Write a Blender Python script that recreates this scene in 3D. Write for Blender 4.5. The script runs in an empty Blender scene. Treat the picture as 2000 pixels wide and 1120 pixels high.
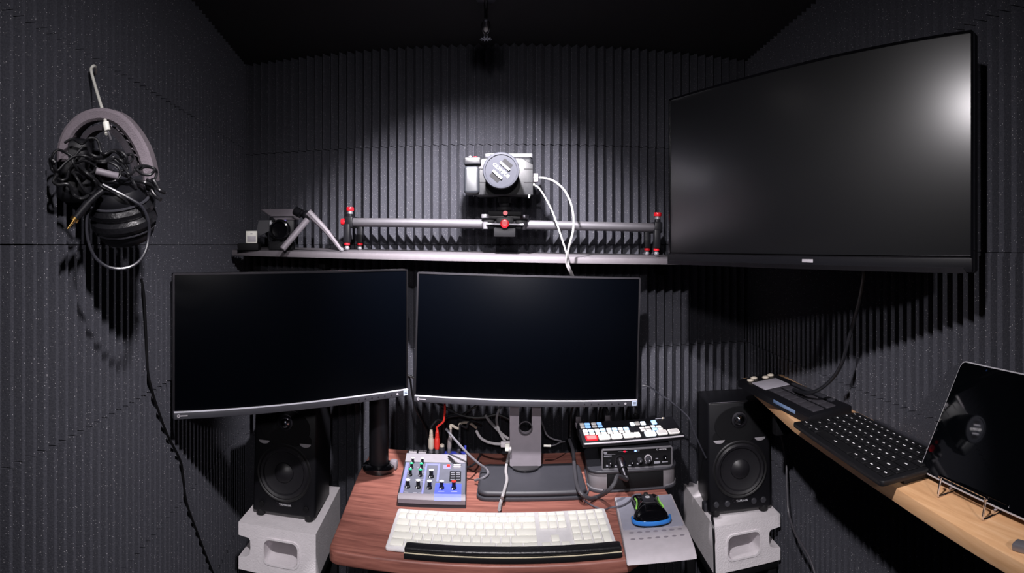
import bpy, bmesh, math, random
from mathutils import Vector, Matrix, Euler
from math import pi, sin, cos, tan, atan2, radians as R, sqrt, hypot

sc = bpy.context.scene
C = sc.collection

# ------------------------------------------------------------------ camera (swept phone panorama)
ZC = 1.32                      # height of the phone
F, XC, YH = 1120.0, 1000.0, 478.0
cam = bpy.data.cameras.new('camera'); cam_o = bpy.data.objects.new('camera', cam); C.objects.link(cam_o)
cam_o.location = (0, 0, ZC); cam_o.rotation_euler = (pi/2, 0, 0)
cam.type = 'PANO'; cam.panorama_type = 'CENTRAL_CYLINDRICAL'
cam.central_cylindrical_range_u_min = -XC/F; cam.central_cylindrical_range_u_max = (2000-XC)/F
cam.central_cylindrical_range_v_min = -(1120-YH)/F; cam.central_cylindrical_range_v_max = YH/F
cam.central_cylindrical_radius = 1.0
cam.clip_start = 0.01
sc.camera = cam_o

# ------------------------------------------------------------------ light, exposure
sc.view_settings.view_transform = 'Standard'; sc.view_settings.look = 'None'
sc.view_settings.exposure = 0.0; sc.view_settings.gamma = 1.0
sc.view_settings.use_curve_mapping = False
wd = bpy.data.worlds.new('world'); sc.world = wd; wd.use_nodes = True
wd.node_tree.nodes['Background'].inputs[0].default_value = (0.62, 0.66, 1.0, 1)
wd.node_tree.nodes['Background'].inputs[1].default_value = 0.035
LX, LY, LZ = -0.05, 0.21, ZC+0.47
def spot(name, power, ang, blend, target, size, col=(1, .95, .98), loc=None):
    l = bpy.data.lights.new(name, 'SPOT'); o = bpy.data.objects.new(name, l); C.objects.link(o)
    l.energy = power; l.spot_size = R(ang); l.spot_blend = blend; l.shadow_soft_size = size; l.color = col
    o.location = loc or (LX, LY, LZ)
    d = Vector(target) - o.location
    o.rotation_euler = d.to_track_quat('-Z', 'Y').to_euler()
    return o
PX_, PY_, PZ_ = -0.06, 1.02, ZC+.47
spot('wall_spot', 172, 86, 1.0, (-0.09, 1.62, ZC-0.16), 0.018, loc=(PX_, PY_, PZ_))     # second ceiling lamp, close to the back wall
spot('spot_flood', 55, 100, 1.0, (-0.0, 1.25, ZC-0.62), 0.020)          # its wide lobe, on the desk
spot('spot_spill', 17, 165, 1.0, (-0.02, 1.0, ZC-0.60), 0.020)
spot('door_lamp', 44, 64, .8, (0.0, 1.5, ZC-0.62), 0.05, loc=(0.02, -0.95, ZC+.40))   # lamp outside the open door, behind the phone

# ------------------------------------------------------------------ pixel helpers (2000 x 1120 photo pixel -> point in the room)
def at(px, py, r):
    a = (px-XC)/F
    return Vector((r*sin(a), r*cos(a), ZC-(py-YH)/F*r))
def onz(px, py, z):
    return at(px, py, (ZC-z)*F/(py-YH))
LW = ((-0.811, 1.62), (-0.556, 0.464))      # foam tips of the left wall
RW = ((0.703, 1.62), (0.637, 0.5))          # foam tips of the right wall
YB = 1.62                                   # foam tips of the back wall
def wall_r(px, W):
    (x0, y0), (x1, y1) = W
    a = (px-XC)/F; dx, dy = x1-x0, y1-y0
    # r*sin a = x0+t dx ; r*cos a = y0+t dy
    det = sin(a)*(-dy) + dx*cos(a)
    return (x0*(-dy) + dx*y0)/det
DZ = ZC-0.57                                # desk top

# ------------------------------------------------------------------ materials
def lin(c): return tuple(((v/255)/12.92 if v/255 <= .04045 else ((v/255+.055)/1.055)**2.4) for v in c)
MATS = {}
def mat(name, rgb, rough=.5, metal=0, emit=None, es=0, var=.12, scale=60, bump=0, bscale=300, coat=0, spec=.5):
    if name in MATS: return MATS[name]
    m = bpy.data.materials.new(name); m.use_nodes = True; MATS[name] = m
    nt = m.node_tree; b = nt.nodes['Principled BSDF']; L = nt.links.new
    c = lin(rgb)
    tc = nt.nodes.new('ShaderNodeTexCoord')
    nz = nt.nodes.new('ShaderNodeTexNoise'); nz.inputs['Scale'].default_value = scale; nz.inputs['Detail'].default_value = 3
    L(tc.outputs['Object'], nz.inputs['Vector'])
    mx = nt.nodes.new('ShaderNodeMix'); mx.data_type = 'RGBA'
    mx.inputs[6].default_value = (*[v*(1-var) for v in c], 1); mx.inputs[7].default_value = (*[min(1, v*(1+var)) for v in c], 1)
    L(nz.outputs[0], mx.inputs[0]); L(mx.outputs[2], b.inputs['Base Color'])
    b.inputs['Roughness'].default_value = rough; b.inputs['Metallic'].default_value = metal
    b.inputs['Specular IOR Level'].default_value = spec
    if coat: b.inputs['Coat Weight'].default_value = coat; b.inputs['Coat Roughness'].default_value = .08
    if emit:
        b.inputs['Emission Color'].default_value = (*lin(emit), 1); b.inputs['Emission Strength'].default_value = es
    if bump:
        n2 = nt.nodes.new('ShaderNodeTexNoise'); n2.inputs['Scale'].default_value = bscale; n2.inputs['Detail'].default_value = 4
        L(tc.outputs['Object'], n2.inputs['Vector'])
        bp = nt.nodes.new('ShaderNodeBump'); bp.inputs['Strength'].default_value = bump; bp.inputs['Distance'].default_value = .002
        L(n2.outputs[0], bp.inputs['Height']); L(bp.outputs[0], b.inputs['Normal'])
    return m

def foam_mat():
    m = bpy.data.materials.new('charcoal_foam'); m.use_nodes = True
    nt = m.node_tree; b = nt.nodes['Principled BSDF']; L = nt.links.new
    tc = nt.nodes.new('ShaderNodeTexCoord')
    vo = nt.nodes.new('ShaderNodeTexVoronoi'); vo.inputs['Scale'].default_value = 400
    L(tc.outputs['Object'], vo.inputs['Vector'])
    # open foam cells: glints off the cell walls painted as sparse pale specks
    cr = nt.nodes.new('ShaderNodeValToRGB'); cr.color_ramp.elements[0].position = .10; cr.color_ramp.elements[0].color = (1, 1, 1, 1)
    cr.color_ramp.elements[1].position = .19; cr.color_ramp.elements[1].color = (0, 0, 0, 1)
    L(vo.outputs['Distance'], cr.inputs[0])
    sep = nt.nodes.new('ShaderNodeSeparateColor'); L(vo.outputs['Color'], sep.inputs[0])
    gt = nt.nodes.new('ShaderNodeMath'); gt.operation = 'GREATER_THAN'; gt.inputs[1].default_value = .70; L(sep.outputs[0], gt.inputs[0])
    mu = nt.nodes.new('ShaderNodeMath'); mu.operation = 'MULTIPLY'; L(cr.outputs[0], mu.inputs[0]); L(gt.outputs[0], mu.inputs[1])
    nz = nt.nodes.new('ShaderNodeTexNoise'); nz.inputs['Scale'].default_value = 420; nz.inputs['Detail'].default_value = 3
    L(tc.outputs['Object'], nz.inputs['Vector'])
    m0 = nt.nodes.new('ShaderNodeMix'); m0.data_type = 'RGBA'
    m0.inputs[6].default_value = (.031, .032, .042, 1); m0.inputs[7].default_value = (.086, .087, .103, 1); L(nz.outputs[0], m0.inputs[0])
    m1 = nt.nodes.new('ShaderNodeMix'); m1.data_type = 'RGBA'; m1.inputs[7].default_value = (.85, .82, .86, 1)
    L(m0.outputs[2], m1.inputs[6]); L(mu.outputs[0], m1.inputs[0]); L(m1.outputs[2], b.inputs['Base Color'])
    b.inputs['Roughness'].default_value = .95; b.inputs['Specular IOR Level'].default_value = .15
    bp = nt.nodes.new('ShaderNodeBump'); bp.inputs['Strength'].default_value = .35; bp.inputs['Distance'].default_value = .002
    L(nz.outputs[0], bp.inputs['Height']); L(bp.outputs[0], b.inputs['Normal'])
    return m
FOAM = foam_mat()


def wood_mat(name, c0, c1, c2, axis='X', rough=.45, stretch=14, scale=6):
    m = bpy.data.materials.new(name); m.use_nodes = True
    nt = m.node_tree; b = nt.nodes['Principled BSDF']; L = nt.links.new
    tc = nt.nodes.new('ShaderNodeTexCoord'); mp = nt.nodes.new('ShaderNodeMapping')
    s = [scale*stretch]*3; s['XYZ'.index(axis)] = scale; mp.inputs['Scale'].default_value = s
    L(tc.outputs['Object'], mp.inputs[0])
    n1 = nt.nodes.new('ShaderNodeTexNoise'); n1.inputs['Scale'].default_value = 1; n1.inputs['Detail'].default_value = 6; n1.inputs['Roughness'].default_value = .65
    n1.inputs['Distortion'].default_value = .6
    L(mp.outputs[0], n1.inputs['Vector'])
    cr = nt.nodes.new('ShaderNodeValToRGB')
    cr.color_ramp.elements[0].position = .32; cr.color_ramp.elements[0].color = (*lin(c0), 1)
    cr.color_ramp.elements[1].position = .7; cr.color_ramp.elements[1].color = (*lin(c2), 1)
    e = cr.color_ramp.elements.new(.5); e.color = (*lin(c1), 1)
    L(n1.outputs[0], cr.inputs[0]); L(cr.outputs[0], b.inputs['Base Color'])
    b.inputs['Roughness'].default_value = rough
    bp = nt.nodes.new('ShaderNodeBump'); bp.inputs['Strength'].default_value = .12; bp.inputs['Distance'].default_value = .001
    L(n1.outputs[0], bp.inputs['Height']); L(bp.outputs[0], b.inputs['Normal'])
    return m
WALNUT = wood_mat('walnut_laminate', (102, 62, 55), (134, 84, 74), (160, 106, 93))
OAK = wood_mat('pale_wood', (204, 154, 110), (222, 174, 128), (234, 192, 150), axis='Y', stretch=10, scale=5, rough=.5)

BLACK = mat('black_plastic', (20, 20, 24), .45, spec=.25)
BLACKM = mat('matte_black', (14, 14, 17), .7, spec=.2)
BLACKG = mat('gloss_black', (8, 8, 11), .08, coat=.6)
RUBBER = mat('black_rubber', (17, 17, 19), .55)
CABLE = mat('black_cable', (24, 24, 27), .38)
CABLEG = mat('grey_cable', (98, 96, 102), .5)
SCREEN = mat('dark_screen', (2, 3, 6), .36, var=.05, spec=.03)
SCREENG = mat('semi_gloss_screen', (5, 6, 9), .345, var=.05, spec=1.0)
SCREENG.node_tree.nodes['Principled BSDF'].inputs['IOR'].default_value = 1.8
DGREY = mat('dark_grey_plastic', (52, 52, 58), .5)
MGREY = mat('mid_grey_plastic', (120, 114, 121), .5)
LGREY = mat('light_grey_plastic', (170, 166, 172), .5)
SILVER = mat('brushed_silver', (142, 140, 146), .42, metal=.55)
CHROME = mat('chrome', (225, 225, 230), .09, metal=1)
GUNMETAL = mat('gunmetal', (96, 94, 100), .35, metal=1)
WHITE = mat('white_plastic', (232, 231, 222), .45, var=.03)
WHITEC = mat('white_cable', (150, 147, 149), .5)
RED = mat('red_anodised', (214, 28, 40), .3)
REDP = mat('red_plastic', (226, 52, 40), .42)
BEIGE = mat('beige_plastic', (206, 196, 180), .5)
GOLD = mat('gold_plated', (230, 186, 110), .25, metal=1)
GREEN = mat('green_plastic', (48, 205, 132), .45)
BLUE = mat('mixer_blue', (74, 88, 226), .45)
LAV = mat('mixer_lavender', (118, 122, 190), .5)
LEATHER = mat('black_leather', (22, 22, 25), .32, bump=.35, bscale=180)
FABRIC = mat('grey_knit', (122, 113, 120), .95, bump=.6, bscale=700, var=.2, scale=300)
FABRICD = mat('dark_knit', (52, 48, 54), .95, bump=.6, bscale=700)
CONCRETE = mat('painted_concrete', (236, 230, 234), .9, bump=.6, bscale=220, var=.10, scale=40)
SHELFM = mat('charcoal_board', (92, 88, 93), .55, var=.15)
PADG = mat('mouse_pad_grey', (140, 140, 154), .85, bump=.2, bscale=900)
PADW = mat('wrist_gel_grey', (178, 172, 178), .55)
MBLUE = mat('mouse_blue', (44, 116, 196), .35)
MGREEN = mat('mouse_green', (158, 232, 104), .4)
ICON = mat('printed_white', (214, 214, 220), .6)
PRINT = mat('printed_grey', (150, 150, 160), .6)
TEXTW = mat('key_legend_white', (245, 245, 248), .6)
LEDW = mat('lit_white_key', (240, 246, 255), .4, emit=(225, 238, 255), es=1.6)
LEDB = mat('lit_blue_key', (170, 205, 245), .4, emit=(120, 180, 255), es=.75)
LEDR = mat('lit_red_key', (255, 110, 110), .4, emit=(255, 70, 72), es=.8)
LEDRR = mat('lit_red_edge', (255, 30, 40), .4, emit=(255, 14, 26), es=.9)
LED_RED = mat('red_led', (255, 20, 50), .4, emit=(255, 10, 40), es=3)
LED_BLUE = mat('blue_led', (120, 150, 255), .4, emit=(110, 140, 255), es=4)
LENS = mat('bulb_glow', (255, 250, 245), .3, emit=(255, 246, 250), es=4)
LCD = mat('grey_display', (176, 172, 182), .4)
GLINT = mat('bulb_glint', (250, 242, 250), .12, spec=1.0)  # glint of the clear glass painted as a near-white base colour
CAPM = mat('lens_cap_grey', (46, 47, 53), .6, spec=.08)
BODYG = mat('camera_body_grey', (19, 20, 24), .5, bump=.15, bscale=900)
GRIPM = mat('grip_rubber', (24, 26, 31), .5)

# ------------------------------------------------------------------ mesh builder
class MB:
    def __init__(s): s.bm = bmesh.new(); s.mi = 0
    def _in(s, t, M=None):
        if M is not None: bmesh.ops.transform(t, matrix=M, verts=t.verts)
        for f in t.faces: f.material_index = s.mi
        me = bpy.data.meshes.new('t'); t.to_mesh(me); t.free()
        s.bm.from_mesh(me); bpy.data.meshes.remove(me); return s
    def box(s, c, d, bev=0, seg=2, M=None, rot=None):
        t = bmesh.new(); bmesh.ops.create_cube(t, size=1)
        bmesh.ops.transform(t, matrix=Matrix.Diagonal((d[0], d[1], d[2], 1)), verts=t.verts)
        if bev: bmesh.ops.bevel(t, geom=list(t.edges), offset=min(bev, min(d)*.49), segments=seg, affect='EDGES', profile=.5)
        m = Matrix.Translation(c)
        if rot: m = m @ Euler(rot).to_matrix().to_4x4()
        return s._in(t, (M @ m) if M is not None else m)
    def prism(s, poly, z0, z1, bev=0, seg=2, M=None, holes=(), topscale=None):
        t = bmesh.new()
        if holes:
            es = []
            for loop in (poly,)+tuple(holes):
                vs = [t.verts.new((x, y, z0)) for x, y in loop]
                es += [t.edges.new((vs[i], vs[(i+1) % len(vs)])) for i in range(len(vs))]
            bmesh.ops.triangle_fill(t, use_beauty=True, edges=es)
            r = bmesh.ops.extrude_face_region(t, geom=list(t.faces))
            bmesh.ops.translate(t, vec=(0, 0, z1-z0), verts=[v for v in r['geom'] if isinstance(v, bmesh.types.BMVert)])
            bmesh.ops.recalc_face_normals(t, faces=t.faces)
        else:
            a = [t.verts.new((x, y, z0)) for x, y in poly]; b = [t.verts.new((x, y, z1)) for x, y in poly]
            n = len(poly)
            fa = t.faces.new(a[::-1]); fb = t.faces.new(b)
            for i in range(n): t.faces.new((a[i], a[(i+1) % n], b[(i+1) % n], b[i]))
            bmesh.ops.recalc_face_normals(t, faces=t.faces)
            if bev:
                es = [e for f in (fa, fb) for e in f.edges]
                bmesh.ops.bevel(t, geom=es, offset=bev, segments=seg, affect='EDGES', profile=.5)
        return s._in(t, M)
    def cyl(s, p0, p1, r0, r1=None, seg=24, bev=0, M=None):
        p0, p1 = Vector(p0), Vector(p1); r1 = r0 if r1 is None else r1
        d = p1-p0; t = bmesh.new()
        bmesh.ops.create_cone(t, cap_ends=True, segments=seg, radius1=r0, radius2=r1, depth=d.length)
        if bev:
            es = [e for e in t.edges if len(e.link_faces) == 2 and any(len(f.verts) > 4 for f in e.link_faces)]
            bmesh.ops.bevel(t, geom=es, offset=bev, segments=2, affect='EDGES', profile=.5)
        m = Matrix.Translation((p0+p1)/2) @ d.to_track_quat('Z', 'Y').to_matrix().to_4x4()
        return s._in(t, (M @ m) if M is not None else m)
    def sph(s, c, r, sx=1, sy=1, sz=1, seg=20, M=None):
        t = bmesh.new(); bmesh.ops.create_uvsphere(t, u_segments=seg, v_segments=seg//2+2, radius=r)
        m = Matrix.Translation(c) @ Matrix.Diagonal((sx, sy, sz, 1))
        return s._in(t, (M @ m) if M is not None else m)
    def lathe(s, prof, seg=36, M=None):                 # (r, z) about local Z
        t = bmesh.new(); rings = []
        for r, z in prof:
            if r < 1e-6: rings.append([t.verts.new((0, 0, z))])
            else: rings.append([t.verts.new((r*cos(2*pi*i/seg), r*sin(2*pi*i/seg), z)) for i in range(seg)])
        for a, b in zip(rings, rings[1:]):
            for i in range(seg):
                j = (i+1) % seg
                if len(a) == 1 and len(b) == 1: continue
                if len(a) == 1: t.faces.new((a[0], b[j], b[i]))
                elif len(b) == 1: t.faces.new((a[i], a[j], b[0]))
                else: t.faces.new((a[i], a[j], b[j], b[i]))
        bmesh.ops.recalc_face_normals(t, faces=t.faces)
        return s._in(t, M)
    def tube(s, pts, r, seg=8, smooth=6, closed=False, M=None, rend=None, flat=None):
        P = [Vector(p) for p in pts]
        if smooth and len(P) > 2: P = spline(P, smooth, closed)
        t = bmesh.new(); n = len(P); rings = []
        up = None
        for i, p in enumerate(P):
            a = P[(i-1) % n] if (closed or i > 0) else p; b = P[(i+1) % n] if (closed or i < n-1) else p
            tan_ = (b-a).normalized()
            if up is None:
                up = Vector((0, 0, 1)) if abs(tan_.z) < .9 else Vector((1, 0, 0))
            up = (up - tan_*up.dot(tan_)).normalized(); side = tan_.cross(up)
            rr = r if rend is None else r+(rend-r)*i/(n-1)
            fx, fy = (flat or (1, 1))
            rings.append([t.verts.new(p + (up*cos(2*pi*k/seg)*fx + side*sin(2*pi*k/seg)*fy)*rr) for k in range(seg)])
        for i in range(n if closed else n-1):
            a, b = rings[i], rings[(i+1) % n]
            for k in range(seg): t.faces.new((a[k], a[(k+1) % seg], b[(k+1) % seg], b[k]))
        if not closed: t.faces.new(rings[0][::-1]); t.faces.new(rings[-1])
        bmesh.ops.recalc_face_normals(t, faces=t.faces)
        return s._in(t, M)
    def sweep(s, pts, prof, normal, smooth=6, M=None):    # closed 2-D profile (u along normal, v across) swept along pts in a plane
        P = spline([Vector(p) for p in pts], smooth, False); nrm = Vector(normal).normalized()
        t = bmesh.new(); rings = []; n = len(P)
        for i, p in enumerate(P):
            tg = (P[min(i+1, n-1)]-P[max(i-1, 0)]).normalized(); v = tg.cross(nrm)
            rings.append([t.verts.new(p + nrm*a + v*b) for a, b in prof])
        m = len(prof)
        for a, b in zip(rings, rings[1:]):
            for k in range(m): t.faces.new((a[k], a[(k+1) % m], b[(k+1) % m], b[k]))
        t.faces.new(rings[0][::-1]); t.faces.new(rings[-1])
        bmesh.ops.recalc_face_normals(t, faces=t.faces)
        return s._in(t, M)
    def build(s, name, mats, parent=None, loc=None, rot=None, ang=35):
        me = bpy.data.meshes.new(name); s.bm.to_mesh(me); s.bm.free()
        for m in (mats if isinstance(mats, (list, tuple)) else [mats]): me.materials.append(m)
        for p in me.polygons: p.use_smooth = True
        me.set_sharp_from_angle(angle=R(ang))
        o = bpy.data.objects.new(name, me); C.objects.link(o)
        if parent: o.parent = parent
        if loc is not None: o.location = loc
        if rot is not None: o.rotation_euler = rot
        return o

def spline(P, k=6, closed=False):
    out = []; n = len(P)
    rng = range(n) if closed else range(n-1)
    for i in rng:
        p0 = P[(i-1) % n] if (closed or i > 0) else P[i]*2-P[i+1]
        p1 = P[i]; p2 = P[(i+1) % n]
        p3 = P[(i+2) % n] if (closed or i+2 < n) else p2*2-p1
        for j in range(k):
            t = j/k
            out.append(.5*((2*p1)+(p2-p0)*t+(2*p0-5*p1+4*p2-p3)*t*t+(3*p1-p0-3*p2+p3)*t**3))
    if not closed: out.append(P[-1].copy())
    return out
def rrect(w, h, r, cx=0, cy=0, n=5):
    out = []
    for qx, qy, a0 in ((1, 1, 0), (-1, 1, pi/2), (-1, -1, pi), (1, -1, 3*pi/2)):
        for i in range(n+1):
            a = a0+pi/2*i/n
            out.append((cx+qx*(w/2-r)+r*cos(a), cy+qy*(h/2-r)+r*sin(a)))
    return out
def circ(r, n=24, cx=0, cy=0): return [(cx+r*cos(2*pi*i/n), cy+r*sin(2*pi*i/n)) for i in range(n)]
XZ = Matrix(((1, 0, 0, 0), (0, 0, -1, 0), (0, 1, 0, 0), (0, 0, 0, 1)))   # local XY drawing -> XZ plane, extruding towards -Y
XZT = XZ
def tag(o, label, cat, group=None):
    o['label'] = label; o['category'] = cat
    if group: o['group'] = group
    return o
def thing(name, label, cat, loc=(0, 0, 0), rot=(0, 0, 0), group=None):
    o = bpy.data.objects.new(name, None); C.objects.link(o)
    o.location = loc; o.rotation_euler = rot; o.empty_display_size = .05
    return tag(o, label, cat, group)
def struct(o): o['kind'] = 'structure'; return o
def box1(name, c, d, m, parent=None, bev=0, seg=2, rot=None): return MB().box(c, d, bev, seg, rot=rot).build(name, m, parent)
def text(body, size, m, parent, name, loc, rot, depth=.0004, align='CENTER', sx=1, bold=0):
    cu = bpy.data.curves.new('txt', 'FONT'); cu.body = body; cu.size = size; cu.extrude = depth; cu.align_x = align; cu.align_y = 'CENTER'; cu.offset = bold
    to = bpy.data.objects.new('txt', cu); C.objects.link(to)
    dg = bpy.context.evaluated_depsgraph_get()
    me = bpy.data.meshes.new_from_object(to.evaluated_get(dg)); bpy.data.objects.remove(to); bpy.data.curves.remove(cu)
    me.materials.clear(); me.materials.append(m); me.name = name
    o = bpy.data.objects.new(name, me); C.objects.link(o); o.parent = parent; o.location = loc; o.rotation_euler = rot; o.scale = (sx, 1, 1)
    return o
def clone(o, parent, loc=None, rot=None):
    c = o.copy(); C.objects.link(c); c.parent = parent
    if loc is not None: c.location = loc
    if rot is not None: c.rotation_euler = rot
    return c

# ------------------------------------------------------------------ room shell
PITCH, DEPTH = .0255, .028
def foam_wall(name, p0, p1, z0, z1, seams, seed, pitch=PITCH, depth=DEPTH, tip=.0003, groove=.0010):
    """Wedge foam along p0->p1 (tips on that line; the room lies to the right hand of p0->p1)."""
    rnd = random.Random(seed)
    p0, p1 = Vector((*p0, 0)), Vector((*p1, 0)); L = (p1-p0).length; d = (p1-p0)/L; n = Vector((d.y, -d.x, 0))   # n: into the room
    bm = bmesh.new(); zs = [z0]+sorted(seams)+[z1]
    for row in range(len(zs)-1):
        a, b = zs[row], zs[row+1]; x = -pitch*(.5+rnd.uniform(-.05, .05))
        while x < L:
            off = rnd.uniform(-.0012, .0012); ja = a+(0 if row == 0 else .0004+rnd.uniform(0, .0006)); jb = b-(0 if row == len(zs)-2 else .0004+rnd.uniform(0, .0006))
            prof = []
            for k in range(12):                                   # one tile: twelve wedges
                x0 = x+k*pitch
                prof += [(x0, -depth), (x0+groove/2, -depth), (x0+pitch/2-tip/2, off-.0002), (x0+pitch/2, off), (x0+pitch/2+tip/2, off-.0002), (x0+pitch-groove/2, -depth)]
            prof.append((x+12*pitch-.0006, -depth))
            prof = [(min(max(u, -.002), L+.002), v) for u, v in prof]
            vb = [bm.verts.new(p0+d*u+n*v+Vector((0, 0, ja))) for u, v in prof]; vt = [bm.verts.new(p0+d*u+n*v+Vector((0, 0, jb))) for u, v in prof]
            kb = [bm.verts.new(p0+d*u+n*(-depth-.006)+Vector((0, 0, ja))) for u, v in prof]; kt = [bm.verts.new(p0+d*u+n*(-depth-.006)+Vector((0, 0, jb))) for u, v in prof]
            for i in range(len(prof)-1):
                if prof[i+1][0]-prof[i][0] < 1e-7: continue
                bm.faces.new((vb[i], vb[i+1], vt[i+1], vt[i])); bm.faces.new((vt[i], vt[i+1], kt[i+1], kt[i])); bm.faces.new((kb[i], kb[i+1], vb[i+1], vb[i]))
            x += 12*pitch
    # backing board
    q = [p0+n*(-depth-.006), p1+n*(-depth-.006), p1+n*(-depth-.05), p0+n*(-depth-.05)]
    lo = [bm.verts.new(v+Vector((0, 0, z0))) for v in q]; hi = [bm.verts.new(v+Vector((0, 0, z1))) for v in q]
    for i in range(4): bm.faces.new((lo[i], lo[(i+1) % 4], hi[(i+1) % 4], hi[i]))
    bm.faces.new(lo[::-1]); bm.faces.new(hi)
    bmesh.ops.recalc_face_normals(bm, faces=bm.faces)
    me = bpy.data.meshes.new(name); bm.to_mesh(me); bm.free(); me.materials.append(FOAM)
    o = bpy.data.objects.new(name, me); C.objects.link(o); return struct(o)
CEIL = ZC+.57
def ext(W, y):                                             # point of a side wall line at depth y
    (x0, y0), (x1, y1) = W; t = (y-y0)/(y1-y0); return (x0+t*(x1-x0), y)
foam_wall('wall_back', ext(LW, YB), ext(RW, YB), 0, CEIL, [ZC-.9, ZC-.6, ZC-.3, ZC, ZC+.285], 3)
foam_wall('wall_left', ext(LW, -.35), ext(LW, YB+.04), 0, CEIL, [ZC-.86, ZC-.572, ZC-.286, ZC, ZC+.30], 5)
foam_wall('wall_right', ext(RW, YB+.04), ext(RW, -.35), 0, CEIL, [ZC-.9, ZC-.6, ZC-.3, ZC-.012, ZC+.35], 8)
FLOORM = mat('dark_carpet', (26, 25, 28), .95, bump=.5, bscale=500)
box1('floor', (-.03, .24, -.02), (2.3, 2.9, .04), FLOORM)['kind'] = 'structure'
CEILM = mat('black_ceiling_felt', (22, 22, 26), .95, bump=.4, bscale=500)
box1('ceiling', (-.03, .24, CEIL+.02), (2.3, 2.9, .04), CEILM)['kind'] = 'structure'

# ceiling spotlight the room is lit by (just above the picture)
def ceiling_spot(x, y, label):
    sp = thing('ceiling_spotlight', label, 'lamp', (x, y, CEIL), (0, 0, 0), 'ceiling spotlights')
    MB().cyl((0, 0, 0), (0, 0, -.012), .035, bev=.003).build('mounting_plate', BLACKM, sp)
    MB().cyl((0, 0, -.012), (0, 0, -.045), .006).build('stem', BLACKM, sp)
    MB().lathe([(.012, -.045), (.024, -.047), (.027, -.052), (.027, -.085), (.0235, -.085), (.0225, -.07), (0, -.068)]).build('lamp_head', BLACKM, sp)
    MB().lathe([(0, -.076), (.0215, -.076), (.0215, -.074), (0, -.073)]).build('lens', LENS, sp)
ceiling_spot(LX, LY-.03, 'small black ceiling spotlight above the front of the desk')
ceiling_spot(PX_, PY_-.03, 'small black ceiling spotlight close to the back wall, above the monitors')
dl = thing('door_lamp', 'small black lamp on the ceiling outside the open booth door', 'lamp', (.02, -.97, CEIL))
MB().cyl((0, 0, 0), (0, 0, -.05), .02).lathe([(.02, -.05), (.05, -.07), (.055, -.15), (.050, -.15), (.045, -.09), (0, -.088)]).build('lamp_head', BLACKM, dl)

# ------------------------------------------------------------------ fire sprinkler on the ceiling
spr = thing('fire_sprinkler', 'small chrome fire sprinkler head hanging from the black ceiling', 'sprinkler', at(949, 0, 1.33))
spr.location.z = CEIL
MB().cyl((0, 0, 0), (0, 0, -.004), .022, bev=.001).cyl((0, 0, -.004), (0, 0, -.046), .0042).build('pipe', GUNMETAL, spr)
MB().cyl((0, 0, -.046), (0, 0, -.050), .0062, seg=6).build('nut', CHROME, spr)
fr = MB()
for s_ in (-1, 1): fr.tube([(s_*.004, 0, -.05), (s_*.009, 0, -.058), (s_*.0095, 0, -.068), (s_*.006, 0, -.078), (s_*.003, 0, -.083)], .0016, seg=6)
fr.build('frame_arms', GUNMETAL, spr)
MB().lathe([(0, -.052), (.002, -.053), (.0028, -.06), (.0055, -.067), (.006, -.071), (.0035, -.076), (0, -.078)], seg=16).build('glass_bulb', GLINT, spr)
MB().cyl((0, 0, -.078), (0, 0, -.086), .0034).cyl((0, 0, -.083), (0, 0, -.086), .005).build('boss', CHROME, spr)
df = MB().cyl((0, 0, -.0915), (0, 0, -.093), .006).cyl((0, 0, -.086), (0, 0, -.0915), .0016)
for k in range(10): df.box((.009, 0, -.0925), (.010, .003, .0012), M=Matrix.Rotation(k*pi/5, 4, 'Z'))
df.build('deflector', CHROME, spr)

# ------------------------------------------------------------------ desk
dpoly = []
def arc(cx, cy, r, a0, a1, n=6): return [(cx+r*cos(R(a0+(a1-a0)*i/n)), cy+r*sin(R(a0+(a1-a0)*i/n))) for i in range(n+1)]
dpoly += arc(-.318, 1.036, .022, 185, 270) + arc(.205, 1.034, .018, 270, 330)+[(.278, 1.065), (.352, 1.19), (.358, 1.565), (-.385, 1.565), (-.378, 1.377)]
desk = thing('desk', 'dark brown wood-grain desk with rounded front corners', 'desk', (0, 1.3, 0))
MD = Matrix.Translation((0, -1.3, 0))
MB().prism(dpoly, DZ-.026, DZ, bev=.004, seg=3, M=MD).build('desktop', WALNUT, desk)
for s_, x in ((0, -.33), (1, .31)):
    MB().box((x, 0, .02), (.05, .40, .04), .006).box((x, .1, (DZ-.026)/2+.02), (.045, .06, DZ-.026-.04), .004).build('leg', BLACKM, desk)
MB().box((-.01, .10, DZ-.12), (.62, .02, .09), .003).build('modesty_panel', BLACKM, desk)

# ------------------------------------------------------------------ monitors
def panel(root, w, h, loc, rot, frame, screen, bar=.014, t=.018, name='panel', curve=False, barm=None):
    """Front faces local -Y; origin at panel centre."""
    o = MB().box((0, .009+.002, 0), (w, .016, h), .004, 3).box((0, .03, -.02), (w*.55, .03, h*.55), .012, 3).build('housing', BLACK, root, loc, rot)
    # frame: thin rim round the glass
    fr = MB().prism(rrect(w, h, .004), 0, .006, M=Matrix.Translation((0, .004, 0)) @ XZ, holes=(rrect(w-.008, h-.008, .002),))
    fr.build('bezel', frame, o)
    MB().box((0, .0005, bar/2), (w-.0086, .003, h-bar-.0076), .0004).build('screen', screen, o)
    b = MB().box((0, -.0015, -h/2+bar/2+.001), (w-.002, .009, bar), .0012).build('bottom_bar', barm or DGREY, o)
    return o, b
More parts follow.
